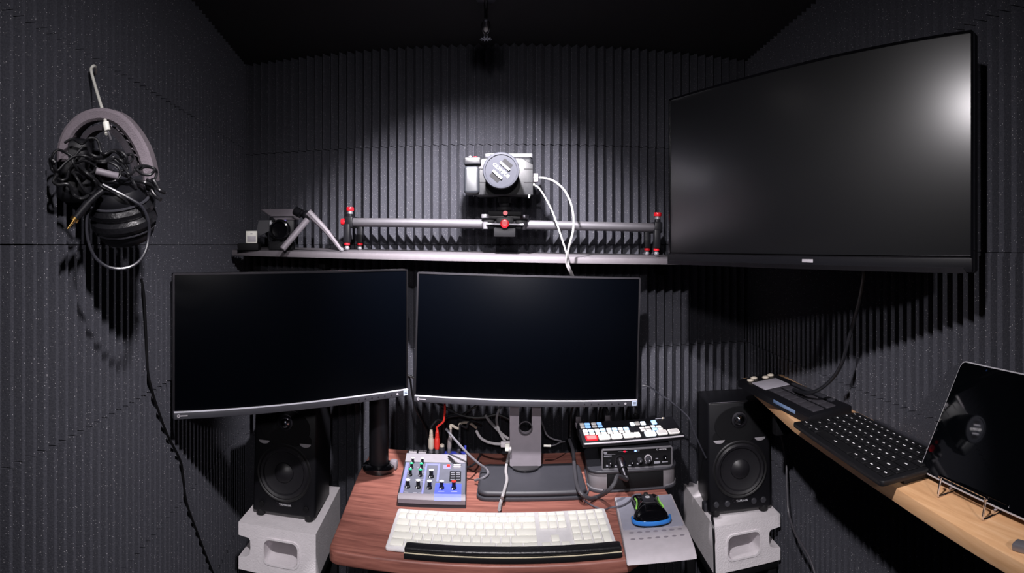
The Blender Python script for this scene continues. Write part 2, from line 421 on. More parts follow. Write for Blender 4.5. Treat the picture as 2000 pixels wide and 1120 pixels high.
# centre monitor on its own stand
cm = thing('monitor', 'black monitor on its own grey stand in the middle of the desk', 'monitor', (.046, 1.355, DZ), (0, 0, 0), 'desk monitors')
MB().prism(rrect(.252, .172, .022), 0, .008, bev=.002).prism(rrect(.246, .166, .022), .008, .0205, bev=.006, seg=3).build('stand_base', DGREY, cm)
MB().lathe([(.032, .0205), (.034, .022), (.034, .0255), (.030, .027), (0, .027)], M=Matrix.Translation((-.013, .055, 0))).build('swivel_ring', BLACKG, cm)
nk = MB().prism(rrect(.077, .29, .004, 0, .145), 0, .022, M=Matrix.Translation((-.013, .072, .026)) @ XZ, holes=(rrect(.031, .10, .0153, 0, .128),)); nk.build('neck', MGREY, cm, rot=None)
MB().prism(circ(.0175, 32), 0, .003, M=Matrix.Translation((-.013, .0505, .026+.094)) @ XZ @ Matrix.Diagonal((1, 1, 1, 1)), holes=(circ(.0150, 32),)).build('cable_hole_rim', GUNMETAL, cm)
o, b = panel(cm, .537, .312, (.0378-.046, 1.36-1.355, ZC-.229-DZ), (0, R(1.55), 0), GUNMETAL, SCREEN, barm=DGREY)
def bar_details(o, w, h, bar, hide=False):
    zz = -h/2+bar/2+.001
    MB().box((0, -.0035, -h/2+bar+.0012), (w-.004, .006, .0022), .0006).build('chin_strip', mat('chin_lit_edge', (196, 196, 206), .45), o)  # pale strip paints the lit top edge of the bottom bar
    lg = MB(); lg.prism(circ(.0032, 16), 0, .0006, M=Matrix.Translation((-w/2+.011, -.0059, zz)) @ XZ, holes=(circ(.0017, 16),)); lg.box((-w/2+.022, -.0062, zz), (.015, .0006, .0022)); lg.build('logo', LGREY, o)
    for k in range(7): MB().cyl((w/2-.13+k*.0165, -.0058, zz), (w/2-.13+k*.0165, -.0068, zz), .0014 if k < 6 else .0026, seg=12).build('button', GUNMETAL if k < 6 else LGREY, o)
    st = MB().box((w/2-.009, -.0062, zz), (.0115, .0006, bar*.82)).build('sticker', mat('pale_blue_sticker', (176, 190, 214), .6), o)
    MB().box((w/2-.0085, -.0066, zz+.002), (.007, .0004, .0012)).box((w/2-.0085, -.0066, zz-.001), (.007, .0004, .0012)).build('print', DGREY, st)
bar_details(o, .537, .312, .014)
# left monitor on a black pole
lm = thing('monitor', 'black monitor on a round black pole, turned in from the left side', 'monitor', (-.334, 1.412, DZ), (0, 0, 0), 'desk monitors')
MB().lathe([(0, 0), (.040, 0), (.041, .003), (.040, .012), (.034, .016), (.0265, .018), (0, .018)]).build('pole_base', BLACKG, lm)
MB().box((.036, .012, .012), (.020, .022, .024), .006).build('clamp_screw', MGREY, lm)
MB().cyl((0, 0, .016), (0, 0, .47), .0245, seg=36, bev=.003).build('pole', BLACK, lm)
lmc = Vector((-.4417, 1.1337, ZC-.204)) - lm.location; lma = R(41.9)
back = lmc + Vector((-sin(lma)*.04, cos(lma)*.04, 0))
MB().tube([(0, 0, .40), (-.05, -.02, .385), back + Vector((-.02, .06, .02)), back], .016, seg=14).cyl((0, 0, .375), (0, 0, .425), .031, bev=.003).build('arm', BLACKM, lm)
o, b = panel(lm, .537, .294, lmc, (0, 0, lma), GUNMETAL, SCREEN); bar_details(o, .537, .294, .014)
# big monitor on the right wall
tvc = Vector((.4491, .8469, ZC+.130)); tva = R(-66.2)
tv = thing('television', 'large black television on a wall arm, angled out from the right wall', 'television', (.640, .96, ZC+.13), (0, 0, 0))
l = tvc-tv.location
nb = Vector((-sin(tva), cos(tva), 0))
MB().box((.012, 0, 0), (.02, .09, .16), .003).build('wall_plate', BLACKM, tv)
MB().tube([(.0, 0, 0), (-.03, .02, 0), l+nb*.075, l+nb*.04], .014, seg=12).build('wall_arm', BLACKM, tv)
o, b = panel(tv, .638, .340, l, (0, 0, tva), BLACKG, SCREENG, bar=.020, barm=BLACK)
MB().prism([(-.313, 0), (.3115, 0), (.307, .0075), (-.309, .0075)], 0, .004, M=Matrix.Translation((0, -.006, -.170)) @ XZ).build('lower_trim', GUNMETAL, o)
MB().box((0, -.0035, -.170+.0215), (.630, .005, .0012)).build('chin_strip', GUNMETAL, o)
MB().box((.038, -.0066, -.170+.0135), (.022, .0012, .0055), .0004).build('logo_plate', LGREY, o)

# ------------------------------------------------------------------ back shelf
SROLL, SPIT = R(1.06), R(2.5)
shelf = thing('wall_shelf', 'long charcoal board shelf across the back wall above the monitors', 'shelf', (-.032, 1.43, ZC-.0445+.008), (-SPIT*-1, SROLL, 0))
MB().box((0, .0945, 0), (1.455, .189, .016), .0015).build('board', SHELFM, shelf)
MB().box((0, -.0008, 0), (1.453, .0016, .0145), .0004).build('edge_band', mat('shelf_edge', (106, 101, 106), .45), shelf)
for x in (-.5, .0, .45): MB().box((x, .15, -.028), (.02, .07, .04), .003).build('bracket', BLACKM, shelf)
SM = Matrix.Translation(shelf.location) @ Euler(shelf.rotation_euler).to_matrix().to_4x4()
def on_shelf(x, y): 
    """Point of the shelf's top under world (x, y)."""
    n = (SM.to_3x3() @ Vector((0, 0, 1))); p = SM @ Vector((0, 0, .008))
    return Vector((x, y, p.z - (n.x*(x-p.x)+n.y*(y-p.y))/n.z))

# slider
sl = thing('camera_slider', 'twin-tube camera slider with red knobs standing along the back shelf', 'slider', on_shelf(-.02, 1.532), (0, SROLL, 0))
RZ = .078
for y in (-.030, .030): MB().cyl((-.415, y, RZ), (.405, y, RZ), .0112, seg=28).build('rail', mat('rail_aluminium', (98, 96, 101), .4, metal=.5), sl)
for s_, x in ((-1, -.418), (1, .408)):
    e = MB().box((x, 0, RZ), (.022, .088, .030), .004).box((x, -.030, RZ+.014), (.014, .018, .018), .003).build('end_block', BLACK, sl)
    MB().cyl((x, -.030, RZ+.022), (x, -.030, RZ+.030), .0075, seg=20).build('knob_collar', SILVER, e)
    MB().cyl((x, -.030, RZ+.030), (x, -.030, RZ+.0405), .0105, seg=20, bev=.0015).build('knob', RED, e)
    if s_ < 0: MB().cyl((x-.011, -.030, RZ), (x-.024, -.030, RZ), .0095, seg=20, bev=.0015).build('knob', RED, e)
    for y in (-.040, .036):
        lgx = x-.004 if y < 0 else x+.012*(-s_)
        lg = MB().box((lgx, y, RZ/2+.008), (.018, .020, RZ-.026), .004).cyl((lgx, y, .012), (lgx, y, .02), .004).build('leg', BLACK, sl)
        MB().cyl((lgx, y, .0145), (lgx, y, .021), .0078, seg=18, bev=.001).build('height_nut', RED, lg)
        MB().sph((lgx, y, .0072), .0072, seg=16).build('foot', SILVER, lg)
cg = MB().box((.0, 0, RZ+.016), (.120, .10, .010), .0015).box((0, -.052, RZ+.004), (.044, .006, .024), .001)
for x in (-.042, .042): cg.box((x, 0, RZ+.002), (.030, .088, .03), .003)
cg = cg.build('carriage', BLACK, sl)
MB().box((0, -.046, RZ-.022), (.056, .03, .024), .003).build('brake_block', BLACKM, cg)
for x in (-.050, .050):
    MB().cyl((x, -.046, RZ+.014), (x, -.046, RZ+.024), .011, seg=20, bev=.001).cyl((x, -.046, RZ-.014), (x, -.046, RZ+.004), .006, .010, seg=20).build('roller', SILVER if x < 0 else GUNMETAL, cg)
MB().cyl((0, -.054, RZ), (0, -.068, RZ), .0115, seg=24, bev=.0015).cyl((0, -.068, RZ), (0, -.0695, RZ), .007, seg=20).build('brake_knob', RED, cg)
MB().box((.0, -.030, RZ+.0265), (.085, .05, .011), .0015).build('top_plate', BLACKM, cg)
MB().cyl((.001, -.056, RZ+.027), (.001, -.064, RZ+.027), .006, seg=16).build('plate_screw', RED, cg)
MB().cyl((-.048, -.056, RZ-.001), (.048, -.056, RZ-.001), .0028, seg=10).build('cross_bar', SILVER, cg)

# cinema camera
cz = at(975, 345, 1.46)
cc = thing('cinema_camera', 'black and grey video camera with a capped lens mounted on the slider', 'camera', Vector((-.02, 1.485, 0)))
cc.location.z = sl.location.z + RZ + .033
BZ = cz.z - cc.location.z            # body centre above the carriage
BX = -.014
h0 = BZ-.052
MB().cyl((0, 0, .0005), (0, 0, .010), .018, bev=.002).cyl((0, 0, .010), (0, 0, .030), .008).sph((0, 0, h0*.55), .0135).cyl((0, 0, h0*.62), (0, 0, h0), .017).build('ball_head', BLACKM, cc)
MB().box((.013+BX, .0, BZ), (.150, .058, .100), .012, 3).prism([(-.062, -.048), (.088, -.048), (.088, .030), (.060, .046), (-.040, .046), (-.062, .030)], 0, .010, bev=.004, M=Matrix.Translation((BX, -.024, BZ)) @ XZ).build('body', BODYG, cc)
gp = MB().prism(rrect(.040, .072, .010, 0, -.010), 0, .062, bev=.008, seg=3, M=Matrix.Translation((BX-.068, .016, BZ)) @ XZ).build('grip', GRIPM, cc)
MB().prism(rrect(.044, .020, .005, 0, 0), 0, .060, bev=.004, M=Matrix.Translation((BX-.066, .016, BZ+.038)) @ XZ).build('grip_top', BLACK, gp)
MB().cyl((BX-.060, -.012, BZ+.048), (BX-.060, -.012, BZ+.053), .005, seg=14).build('record_button', RED, gp)
MB().cyl((BX-.076, -.016, BZ+.048), (BX-.076, -.016, BZ+.052), .004, seg=14).cyl((BX-.072, -.034, BZ+.047), (BX-.072, -.034, BZ+.051), .004, seg=14).build('shutter_button', SILVER, gp)
tp = MB().box((.026+BX, 0, BZ+.055), (.122, .030, .011), .0015).build('top_rail', DGREY, cc)
MB().box((.058+BX, -.0155, BZ+.0555), (.052, .003, .009), .0008).build('rail_face', MGREY, tp)
MB().box((-.012+BX, -.0155, BZ+.059), (.035, .003, .0025), .0004).build('rail_edge', LGREY, tp)
for zz in (.018, -.016):
    for xx in (.075, -.042): MB().box((xx+BX, -.0335, BZ+zz), (.022, .002, .0025), .0005).build('body_groove', BLACKM, cc)
MB().box((-.043+BX, -.034, BZ+.031), (.004, .001, .0015)).box((-.042+BX, -.034, BZ+.028), (.003, .001, .0015)).build('mark', RED, cc)
LC = Vector((.008+BX, -.034, BZ+.004))
ML = Matrix.Translation(LC) @ XZ
MB().lathe([(.034, 0), (.036, .006), (.037, .02), (.041, .028), (.042, .058), (.0435, .066), (.0435, .074), (.040, .075), (.039, .070), (0, .070)], 48, M=ML).build('lens', BLACK, cc)
cap = MB().lathe([(.0435, .0735), (.0443, .078), (.0425, .0815), (.0385, .082), (.0375, .0795), (0, .0795)], 48, M=ML).build('lens_cap', CAPM, cc)
MC = ML @ Matrix.Rotation(R(-42), 4, 'Z')
for s_ in (-1, 1):
    MB().prism(rrect(.026, .011, .002, 0, s_*.0225), .0796, .0800, M=MC).build('pinch_recess', BLACKM, cap)
    MB().prism(rrect(.030, .006, .0015, .0, s_*.0135), .0795, .0835, bev=.001, M=MC).build('pinch_grip', mat('cap_grip', (150, 150, 158), .35), cap)
t = text('OLYMPUS', .0112, TEXTW, cap, 'lettering', MC @ Vector((0, 0, .0799)), (MC.to_euler()), .0004, bold=.0003)
# hdmi adapter and two white leads from the camera
ad = thing('cable_adapter', 'grey square plug adapter on the right side of the video camera', 'adapter', at(1043, 348, 1.47))
MB().box((0, 0, 0), (.021, .018, .022), .002).build('body', MGREY, ad)
MB().box((.001, -.0095, 0), (.012, .002, .0022), .0005).build('ridge', LGREY, ad)
wcab = MB().tube([at(1053, 347, 1.47), at(1068, 349, 1.465), at(1085, 356, 1.455), at(1103, 373, 1.45), at(1115, 398, 1.44), at(1120, 425, 1.43), at(1119, 452, 1.415), at(1113, 475, 1.40), at(1109, 496, 1.405), at(1109, 512, 1.41), at(1114, 527, 1.418), at(1122, 545, 1.45), at(1126, 560, 1.50)], .0027).build('white_cable', WHITEC)
tag(wcab, 'thick white cable arching widest from the camera adapter down over the shelf edge', 'cable')
wc2 = thing('white_cable', 'thinner white cable dropping straight from the camera adapter to the shelf edge', 'cable', at(1040, 362, 1.47))
b0 = wc2.location
MB().tube([p-b0 for p in (at(1043, 362, 1.465), at(1052, 367, 1.455), at(1066, 388, 1.45), at(1078, 412, 1.44), at(1088, 438, 1.425), at(1097, 465, 1.41), at(1104, 487, 1.40), at(1107, 500, 1.402), at(1106, 515, 1.41), at(1113, 533, 1.42), at(1120, 548, 1.46))], .0022).build('cord', WHITEC, wc2)
MB().box(at(1040, 361, 1.462)-b0, (.013, .010, .005), .0015).tube([at(1037, 366, 1.46)-b0, at(1035, 376, 1.455)-b0, at(1033, 387, 1.455)-b0], .0032, rend=.002).build('plug', WHITE, wc2)

# small camera on a mini tripod, at the left end of the shelf
sc_ = on_shelf(-.622, 1.475)
ct = thing('small_camera', 'small black camera with a hood and round lens at the left end of the shelf', 'camera', sc_, (0, 0, .22))
MB().box((0, 0, .060), (.072, .042, .068), .006).build('body', BLACK, ct)
MB().box((-.004, .004, .012), (.066, .05, .024), .003).build('base_block', BLACKM, ct)
MB().prism([(-.068, .030), (-.018, -.030), (.050, -.030), (.040, .030)], .0985, .1015, M=Matrix.Translation((0, 0, 0)) @ Matrix.Translation((0, 0, .1)) @ Matrix.Rotation(R(30), 4, 'X') @ Matrix.Translation((0, 0, -.1))).build('hood_top', MGREY, ct)
MB().prism([(-.064, .085), (-.026, .085), (-.020, .060), (-.075, .035)], 0, .003, M=Matrix.Translation((-.012, .030, .0)) @ XZ).build('hood_side', DGREY, ct)
ML = Matrix.Translation((-.004, -.021, .056)) @ XZ
ln = MB().lathe([(.029, 0), (.029, .012), (.026, .018), (.022, .019), (.021, .010), (0, .008)], 36, M=ML).build('lens', BLACKG, ct)
MB().lathe([(.0245, .0185), (.025, .0195), (.0242, .0195), (.0245, .0185)], 36, M=ML).build('lens_ring', CHROME, ln)
s_ = MB()
for k in range(4): s_.box((-.031, -.0225, .081-k*.0036), (.0055, .002, .0024))
s_.build('display', ICON, ct)
MB().box((.010, -.0225, .083), (.005, .002, .005)).build('badge', mat('violet_badge', (112, 96, 200), .4), ct)
trip = thing('mini_tripod', 'grey table tripod lying with splayed legs beside the small camera', 'tripod', on_shelf(-.505, 1.46))
b0 = trip.location.copy()
J = at(599, 421, 1.525)
MB().sph(J-b0, .0135).cyl(at(585, 415, 1.535)-b0, J-b0, .008).cyl(at(577, 412, 1.54)-b0, at(588, 418, 1.53)-b0, .012).build('ball_joint', BLACK, trip)
fa = on_shelf(at(551, 478, 1.48).x, at(551, 478, 1.48).y); fb = on_shelf(at(667, 482, 1.52).x, at(667, 482, 1.52).y)
MB().cyl(J-b0+Vector((.004, -.006, -.012)), fa-b0+Vector((0, 0, .0085)), .0085, bev=.002).build('leg', MGREY, trip)
MB().tube([J-b0+Vector((.006, -.006, .008)), (J-b0)*.5+(fb-b0)*.5+Vector((.005, -.004, .010)), fb-b0+Vector((0, 0, .004))], .0105, rend=.0045, smooth=4).build('leg', MGREY, trip)
MB().cyl(J-b0+Vector((.012, .012, .002)), on_shelf(fb.x, fb.y+.045)-b0+Vector((-.01, 0, .006)), .006).build('leg', BLACKM, trip)
MB().sph(fb-b0+Vector((0, 0, .006)), .0062).build('rubber_tip', SILVER, trip)
# black box with the white block on it
bx = on_shelf(at(487, 478, 1.60).x, at(487, 478, 1.60).y)
tag(MB().box((0, 0, .0095), (.058, .05, .019), .002).build('black_box', BLACKM, None, bx, (0, 0, .3)), 'flat black box at the far left end of the shelf under a white block', 'box')
wb = thing('battery_block', 'small white square block standing on the flat black box', 'block', bx+Vector((.009, -.004, .0195)), (0, 0, .42))
MB().box((0, 0, .017), (.0315, .022, .034), .0015).build('case', WHITE, wb)
MB().box((0, -.0112, .026), (.006, .0012, .003)).box((0, -.0112, .0115), (.024, .0006, .016), .0002).build('front_mark', LGREY, wb)

# ------------------------------------------------------------------ loudspeakers on concrete blocks
def speaker(x, y, z, yaw, pitch, label, knobs):
    s = thing('loudspeaker', label, 'speaker', (x, y, z), (0, 0, yaw), 'loudspeakers on the blocks')
    W, H, D = .170, .285, .175
    T = Matrix.Rotation(-pitch, 4, 'X')
    ox = .012
    cab = MB().box((0, D/2, H/2+ox), (W, D, H), .006, 3, M=T).build('cabinet', BLACK, s)
    FM = T @ Matrix.Translation((0, 0, ox)) @ XZ                    # draw on the front
    MB().box((0, -.0003, H-.0015+ox), (W-.012, .002, .0018), .0004, M=T).build('top_highlight', GUNMETAL, cab)  # lighter strip stands in for the highlight along the cabinet's top front edge
    MB().lathe([(.080, .0005), (.078, .002), (.030, -.0 + .0012), (.020, .001), (.0, .001)], 48, M=FM @ Matrix.Translation((0, .222, 0)) @ Matrix.Diagonal((.85, .62, 1, 1))).build('wave_guide', BLACKM, cab)
    tw = MB().lathe([(.0225, .0008), (.021, .004), (.0165, .0045), (.0155, .002)], 32, M=FM @ Matrix.Translation((0, .236, 0))).build('tweeter_ring', GUNMETAL, cab)
    MB().lathe([(.0150, .002), (.0128, .0075), (.008, .0115), (0, .013)], 28, M=FM @ Matrix.Translation((0, .236, 0))).build('tweeter_dome', CHROME, tw)
    for sx in (-1, 1):
        sr = MB().prism(circ(.0165, 28, sx*.056, .192), .0002, .0014, M=FM @ Matrix.Diagonal((1, 1, 1, 1))).build('recess', BLACKM, cab)
        MB().prism([(sx*.056+.015*cos(R(a)), .186+.009*sin(R(a))) for a in range(180, 361, 15)], .001, .0035, bev=.0008, M=FM).build('recess_glint', LGREY, sr)  # pale crescent paints the light caught low in the dark scoop
    wf = MB().lathe([(.074, 0), (.0745, .004), (.070, .0075), (.067, .006), (.062, .011), (.056, .009), (.053, .004), (.040, -.0 + .0015), (.026, .0009), (.0245, .005), (.016, .0105), (0, .0125)], 56, M=FM @ Matrix.Translation((0, .108, 0)))
    wf.build('woofer', mat('woofer_cone', (30, 29, 33), .42), cab)
    MB().lathe([(.0675, .0062), (.0695, .0074), (.0715, .0076), (.0725, .0062)], 56, M=FM @ Matrix.Translation((0, .108, 0))).build('surround', RUBBER, cab)
    lgm = MB(); lgm.prism(circ(.0042, 20, -.0185, .026), 0, .0012, M=FM, holes=(circ(.003, 20, -.0185, .026),)); lgm.prism(rrect(.045, .0105, .004, 0, .026), .0, .0007, M=FM); lg = lgm.build('badge', GUNMETAL, cab)
    text('YAMAHA', .0078, ICON, lg, 'lettering', FM @ Vector((.004, .0255, .0009)), FM.to_euler(), .0003)
    for kx in ((-.066, -.036, .036, .062) if knobs else (-.06, .06)):
        MB().lathe([(.0075, .0005), (.0075, .0045), (.006, .006), (0, .006)], 20, M=FM @ Matrix.Translation((kx, .022, 0))).build('screw' if not knobs else 'dial', DGREY if knobs else BLACKM, cab)
    for fx in (-.066, .066):
        MB().cyl((fx, .012, .0005), (fx, .012, ox+.006), .0115, seg=20, bev=.002).build('foot', RUBBER, s)
        MB().cyl((fx, D-.03, .0005), (fx, D-.03, ox+.02), .0115, seg=20, bev=.002).build('foot', RUBBER, s)
    return s
BT = ZC-.715; BHt = .121
speaker(-.578, 1.372, BT, R(6), R(4), 'black loudspeaker on the left concrete block, partly under the left monitor', False)
speaker(.588, 1.395, BT, R(-9), R(4), 'black loudspeaker on the right concrete block, below the wooden shelf', True)
def block(loc, yaw, mir, label, w=.205):
    b = thing('concrete_block', label, 'concrete block', loc, (0, 0, yaw), 'concrete blocks under the loudspeakers')
    h, d = BHt, .285; m = mir
    outer = [(-w/2, 0), (w/2, 0), (w/2, h), (-w/2, h), (-w/2, h-.033)] + [(-w/2+.028, h-.036), (-w/2+.032, h-.042), (-w/2+.033, h/2), (-w/2+.030, .042), (-w/2+.020, .036), (-w/2, .032)]
    hole = rrect(.088, .060, .016, .012, h*.5, 5)
    if m: outer = [(-x, y) for x, y in outer][::-1]; hole = [(-x, y) for x, y in hole][::-1]
    MB().prism(outer, -d, 0, M=XZ, holes=(hole,)).build('block_body', CONCRETE, b)
    lip = MB().prism(rrect(.097, .069, .018, -.012 if m else .012, h*.5, 5), 0, .0022, M=XZ, holes=(rrect(.088, .060, .016, -.012 if m else .012, h*.5, 5),)); lip.build('hole_rim', CONCRETE, b)
    return b
pl = onz(452, 1022, BT); pr = onz(618, 1045, BT)
lb = block(((pl.x+pr.x)/2+.006, (pl.y+pr.y)/2+.006, BT-BHt), R(5), False, 'pale concrete block under the left loudspeaker, left of the desk')
rb = block((.5935, 1.358, BT-BHt), R(-1), True, 'pale concrete block under the right loudspeaker, right of the mouse pad', .184)
for (b, xx, yaw, lab) in ((lb, -.575, R(5), 'black speaker stand holding the left concrete block'), (rb, .60, R(-1), 'black speaker stand holding the right concrete block')):
    st = thing('speaker_stand', lab, 'stand', (b.location.x, b.location.y+.14, 0), (0, 0, yaw), 'speaker stands')
    hz = BT-BHt
    MB().box((0, 0, hz-.011), (.184, .27, .0215), .003).build('top_board', BLACKM, st)
    for sx in (-1, 1):
        for sy in (-1, 1): MB().box((sx*.078, sy*.115, (hz-.022)/2), (.026, .026, hz-.022), .003).build('leg', BLACKM, st)

# ------------------------------------------------------------------ white keyboard
def keyboard_keys(root, rows, W, D, mx, my, gap, kh, z, matl, limit=100, legends=None, stuffname='function_keys'):
    """rows back->front: list of (relative row height, [(x0, x1)] in key units)."""
    tot = sum(r[0] for r in rows); y = D/2-my; n = 0; cache = {}; rest = MB(); left = []
    units = max(x1 for r in rows for _, x1, *_ in r[1])
    U = (W-2*mx)/units; V = (D-2*my)/tot
    order = sorted(range(len(rows)), key=lambda i: -rows[i][0])
    ypos = []
    for h, ks in rows: ypos.append((y, h*V)); y -= h*V
    for i in order:
        yt, hh = ypos[i]
        for k in rows[i][1]:
            x0, x1 = k[0], k[1]; dh = hh*(k[2] if len(k) > 2 else 1)
            w, d = (x1-x0)*U-gap, dh-gap; cx = -W/2+mx+(x0+x1)/2*U; cy = yt-dh/2
            n += 1
            if n > limit: left.append((cx, cy, w, d)); continue
            key = (round(w, 5), round(d, 5))
            if key not in cache:
                mb = MB().box((0, 0, kh/2), (w, d, kh), .0012, 2)
                if legends:
                    mb.mi = 1; mb.box((-w*.08 if w < .03 else 0, d*.02, kh+.00015), (min(w*.34, .0068), d*.11, .0003))
                o = mb.build('key', [matl, legends] if legends else matl, root, (cx, cy, z)); cache[key] = o
            else: clone(cache[key], root, (cx, cy, z))
    if left:
        for cx, cy, w, d in left: rest.box((cx, cy, z+kh/2), (w, d, kh), .001, 2)
        o = rest.build(stuffname, matl, root); o['kind'] = 'stuff'
def seq(start, widths):
    out = []; x = start
    for w in widths: out.append((x, x+w)); x += w
    return out
N0, P0 = 15.3, 18.6
rows = [(.62, seq(0, [15/14]*14)+seq(N0, [1]*3)+seq(P0, [1]*4)),
        (1, seq(0, [1]*13+[2])+seq(N0, [1]*3)+seq(P0, [1]*4)),
        (1, seq(0, [1.5]+[1]*12+[1.5])+seq(N0, [1]*3)+seq(P0, [1]*4)),
        (1, seq(0, [1.75]+[1]*11+[2.25])+seq(P0, [1]*4)),
        (1, seq(0, [2.25]+[1]*10+[2.75])+[(N0+1, N0+2)]+seq(P0, [1]*3)+[(P0+3, P0+4, 2)]),
        (1, seq(0, [1.5, 1.25, 1.5, 6.5, 1.5, 1.25, 1.5])+seq(N0, [1]*3)+[(P0, P0+2), (P0+2, P0+3)])]
kc = Vector((-.0205, 1.1125, DZ))
kb = thing('keyboard', 'slim white full-size keyboard at the front of the desk', 'keyboard', kc, (0, 0, R(1.2)))
TILT = R(4.2)
kr = MB().prism(rrect(.430, .140, .006), 0, .0065, bev=.0018).build('case', mat('aluminium_case', (214, 212, 214), .4), kb, (0, 0, .0062), (TILT, 0, 0))
keyboard_keys(kr, rows, .430, .140, .006, .0065, .0029, .0035, .0065, WHITE)
MB().cyl((-.2, .058, .0072), (.2, .058, .0072), .0068).build('rear_foot', LGREY, kb)
# its white cable up to the monitor's socket
wk = thing('keyboard_cable', 'white keyboard cable running up from the keyboard to the monitor stand', 'cable', onz(976, 990, DZ+.012))
b0 = wk.location.copy()
MB().tube([p-b0 for p in (onz(975, 996, DZ+.0175), onz(977, 985, DZ+.010), onz(980, 976, DZ+.014), onz(982, 968, DZ+.0245), onz(986, 955, DZ+.0252), onz(990, 938, DZ+.0252), onz(988, 920, DZ+.0252), onz(991, 900, DZ+.030), at(996, 882, 1.40), at(997, 872, 1.405))], .0036).build('cord', WHITEC, wk)
MB().box(at(991, 874, 1.405)-b0, (.012, .010, .018), .002).build('plug', WHITE, wk)

# wrist rest
wr = thing('wrist_rest', 'long black wrist rest along the front edge of the white keyboard', 'wrist rest', (.002, 1.0325, DZ), (0, 0, R(.4)))
MB().box((0, 0, .006), (.394, .026, .011), .0025).build('base', BLACKM, wr)
MB().box((0, .002, .0155), (.394, .023, .010), .004, 3).build('cushion', LEATHER, wr)
MB().box((0, -.0108, .0114), (.393, .0022, .0012)).build('piping', mat('pale_piping', (206, 196, 170), .5), wr)

# ------------------------------------------------------------------ audio mixer
mxp = Vector((-.1735, 1.228, DZ))
mxr = R(4.0)
mx = thing('audio_mixer', 'compact grey and blue audio mixer with knobs behind the white keyboard', 'mixer', mxp, (0, 0, mxr))
MW = .150
side = [(0, 0), (0, .017), (.004, .0215), (.013, .024), (.150, .0455), (.170, .0515), (.176, .0515), (.182, .048), (.203, .049), (.205, .044), (.205, 0)]
YZ = Matrix(((0, 0, 1, -MW/2), (1, 0, 0, 0), (0, 1, 0, 0), (0, 0, 0, 1)))
MB().prism(side, 0, MW, bev=.0012, M=YZ).build('body', mat('mixer_dark_grey', (34, 35, 41), .5), mx)
MB().prism([(-.0006, .008), (-.0006, .017), (.004, .0222), (.0125, .0248), (.0125, .024), (.0045, .0215), (0, .017), (0, .008)], .002, MW-.002, M=YZ).build('front_lip', MGREY, mx)
MB().prism([(.142, .0446), (.150, .0463), (.170, .0523), (.1765, .0523), (.176, .0515), (.170, .0515), (.150, .0455), (.142, .0442)], .001, MW-.001, M=YZ).build('rear_ridge', mat('ridge_grey', (134, 131, 138), .5), mx)
sa = atan2(.0455-.024, .150-.013)
def mtop(u, v, dz=0):           # u 0..1 across, v 0..1 from the front edge of the panel to the ridge
    y = .013+v*.137; return Vector((-MW/2+u*MW, y, .024+(y-.013)*tan(sa)+dz))
def plate(u0, u1, v0, v1, m, name, parent, dz=.0002, t=.0006, rr=.001):
    a, b = mtop(u0, v0), mtop(u1, v1); w, d = b.x-a.x, (b.y-a.y)/cos(sa)
    M = Matrix.Translation(mtop((u0+u1)/2, (v0+v1)/2)) @ Matrix.Rotation(sa, 4, 'X')
    return MB().prism(rrect(w, d, min(rr, w*.3, d*.3)), dz-.0002, dz+t, M=M).build(name, m, parent)
plate(.02, .98, .0, .93, mat('mixer_panel', (92, 94, 106), .5), 'face_panel', mx, 0, .0003)
plate(.03, .075, .0, .9, LAV, 'colour_strip', mx, .0004, .0003); plate(.345, .372, .0, .9, LAV, 'colour_strip', mx, .0004, .0003)
plate(.545, .575, .35, .9, LAV, 'colour_strip', mx, .0004, .0003); plate(.375, .54, .85, .9, LAV, 'colour_strip', mx, .0004, .0003)
plate(.535, .925, -.02, .30, BLUE, 'blue_panel', mx, .0004, .0004)
MB().prism([(-.001, .0165), (.0036, .0226), (.0125, .0254), (.0125, .0246), (.004, .0222), (-.0004, .0165)], MW*.535, MW*.925, M=YZ).build('blue_lip', mat('mixer_blue_light', (112, 122, 240), .45), mx)
m1 = plate(.74, .915, .36, .66, BLACK, 'meter_window', mx, .0004, .0006)
for r_ in range(5):
    for c_ in range(2): plate(.755+c_*.08, .82+c_*.08, .40+r_*.05, .415+r_*.05, PRINT, 'meter_mark', m1, .0011, .0002)
m2 = plate(.63, .745, .74, .86, mat('button_plate', (128, 124, 170), .5), 'button_plate', mx, .0004, .0005)
plate(.685, .735, .80, .85, REDP, 'red_button', m2, .001, .0025)
plate(.79, .905, .76, .80, LGREY, 'switch', mx, .0006, .003); plate(.79, .905, .82, .86, LGREY, 'switch', mx, .0006, .003)
for u, v in ((.96, .03), (.945, .82)):
    MB().cyl(mtop(u, v), mtop(u, v, .0012), .0016, seg=10).build('screw', SILVER, mx)
for u in (.09, .22, .3, .47): 
    for v in (.02, .33, .39, .55, .61, .75):
        if u == .47 and v > .3: continue
        MB().box(mtop(u+.03, v, .0006), (.009, .0016, .0003), rot=(sa, 0, 0)).build('scale_mark', PRINT, mx)
for u in (.63, .82): MB().box(mtop(u, .07, .001), (.014, .002, .0003), rot=(sa, 0, 0)).build('scale_mark', PRINT, mx)
def knob(u, v, r, h, capm, body=BLACK):
    k = MB().lathe([(r*1.12, 0), (r*1.12, h*.22), (r*.86, h*.30), (r*.80, h*.9), (r*.9, h), (0, h)], 24, M=Matrix.Translation(mtop(u, v, .0005)) @ Matrix.Rotation(sa*.5, 4, 'X')).build('knob', body, mx)
    top = mtop(u, v, .0005) + Vector((0, -sin(sa*.5)*h, h*cos(sa*.5)))
    MB().cyl(top, top+Vector((0, 0, .0012)), r*1.0, seg=24).build('knob_cap', capm, k)
    MB().box(mtop(u, v, .0022)+Vector((-r*.6, -r*.9, 0)), (r*.4, r*.5, .004), .0004).build('pointer', ICON, k)
WCAP = mat('white_cap', (240, 240, 238), .45)
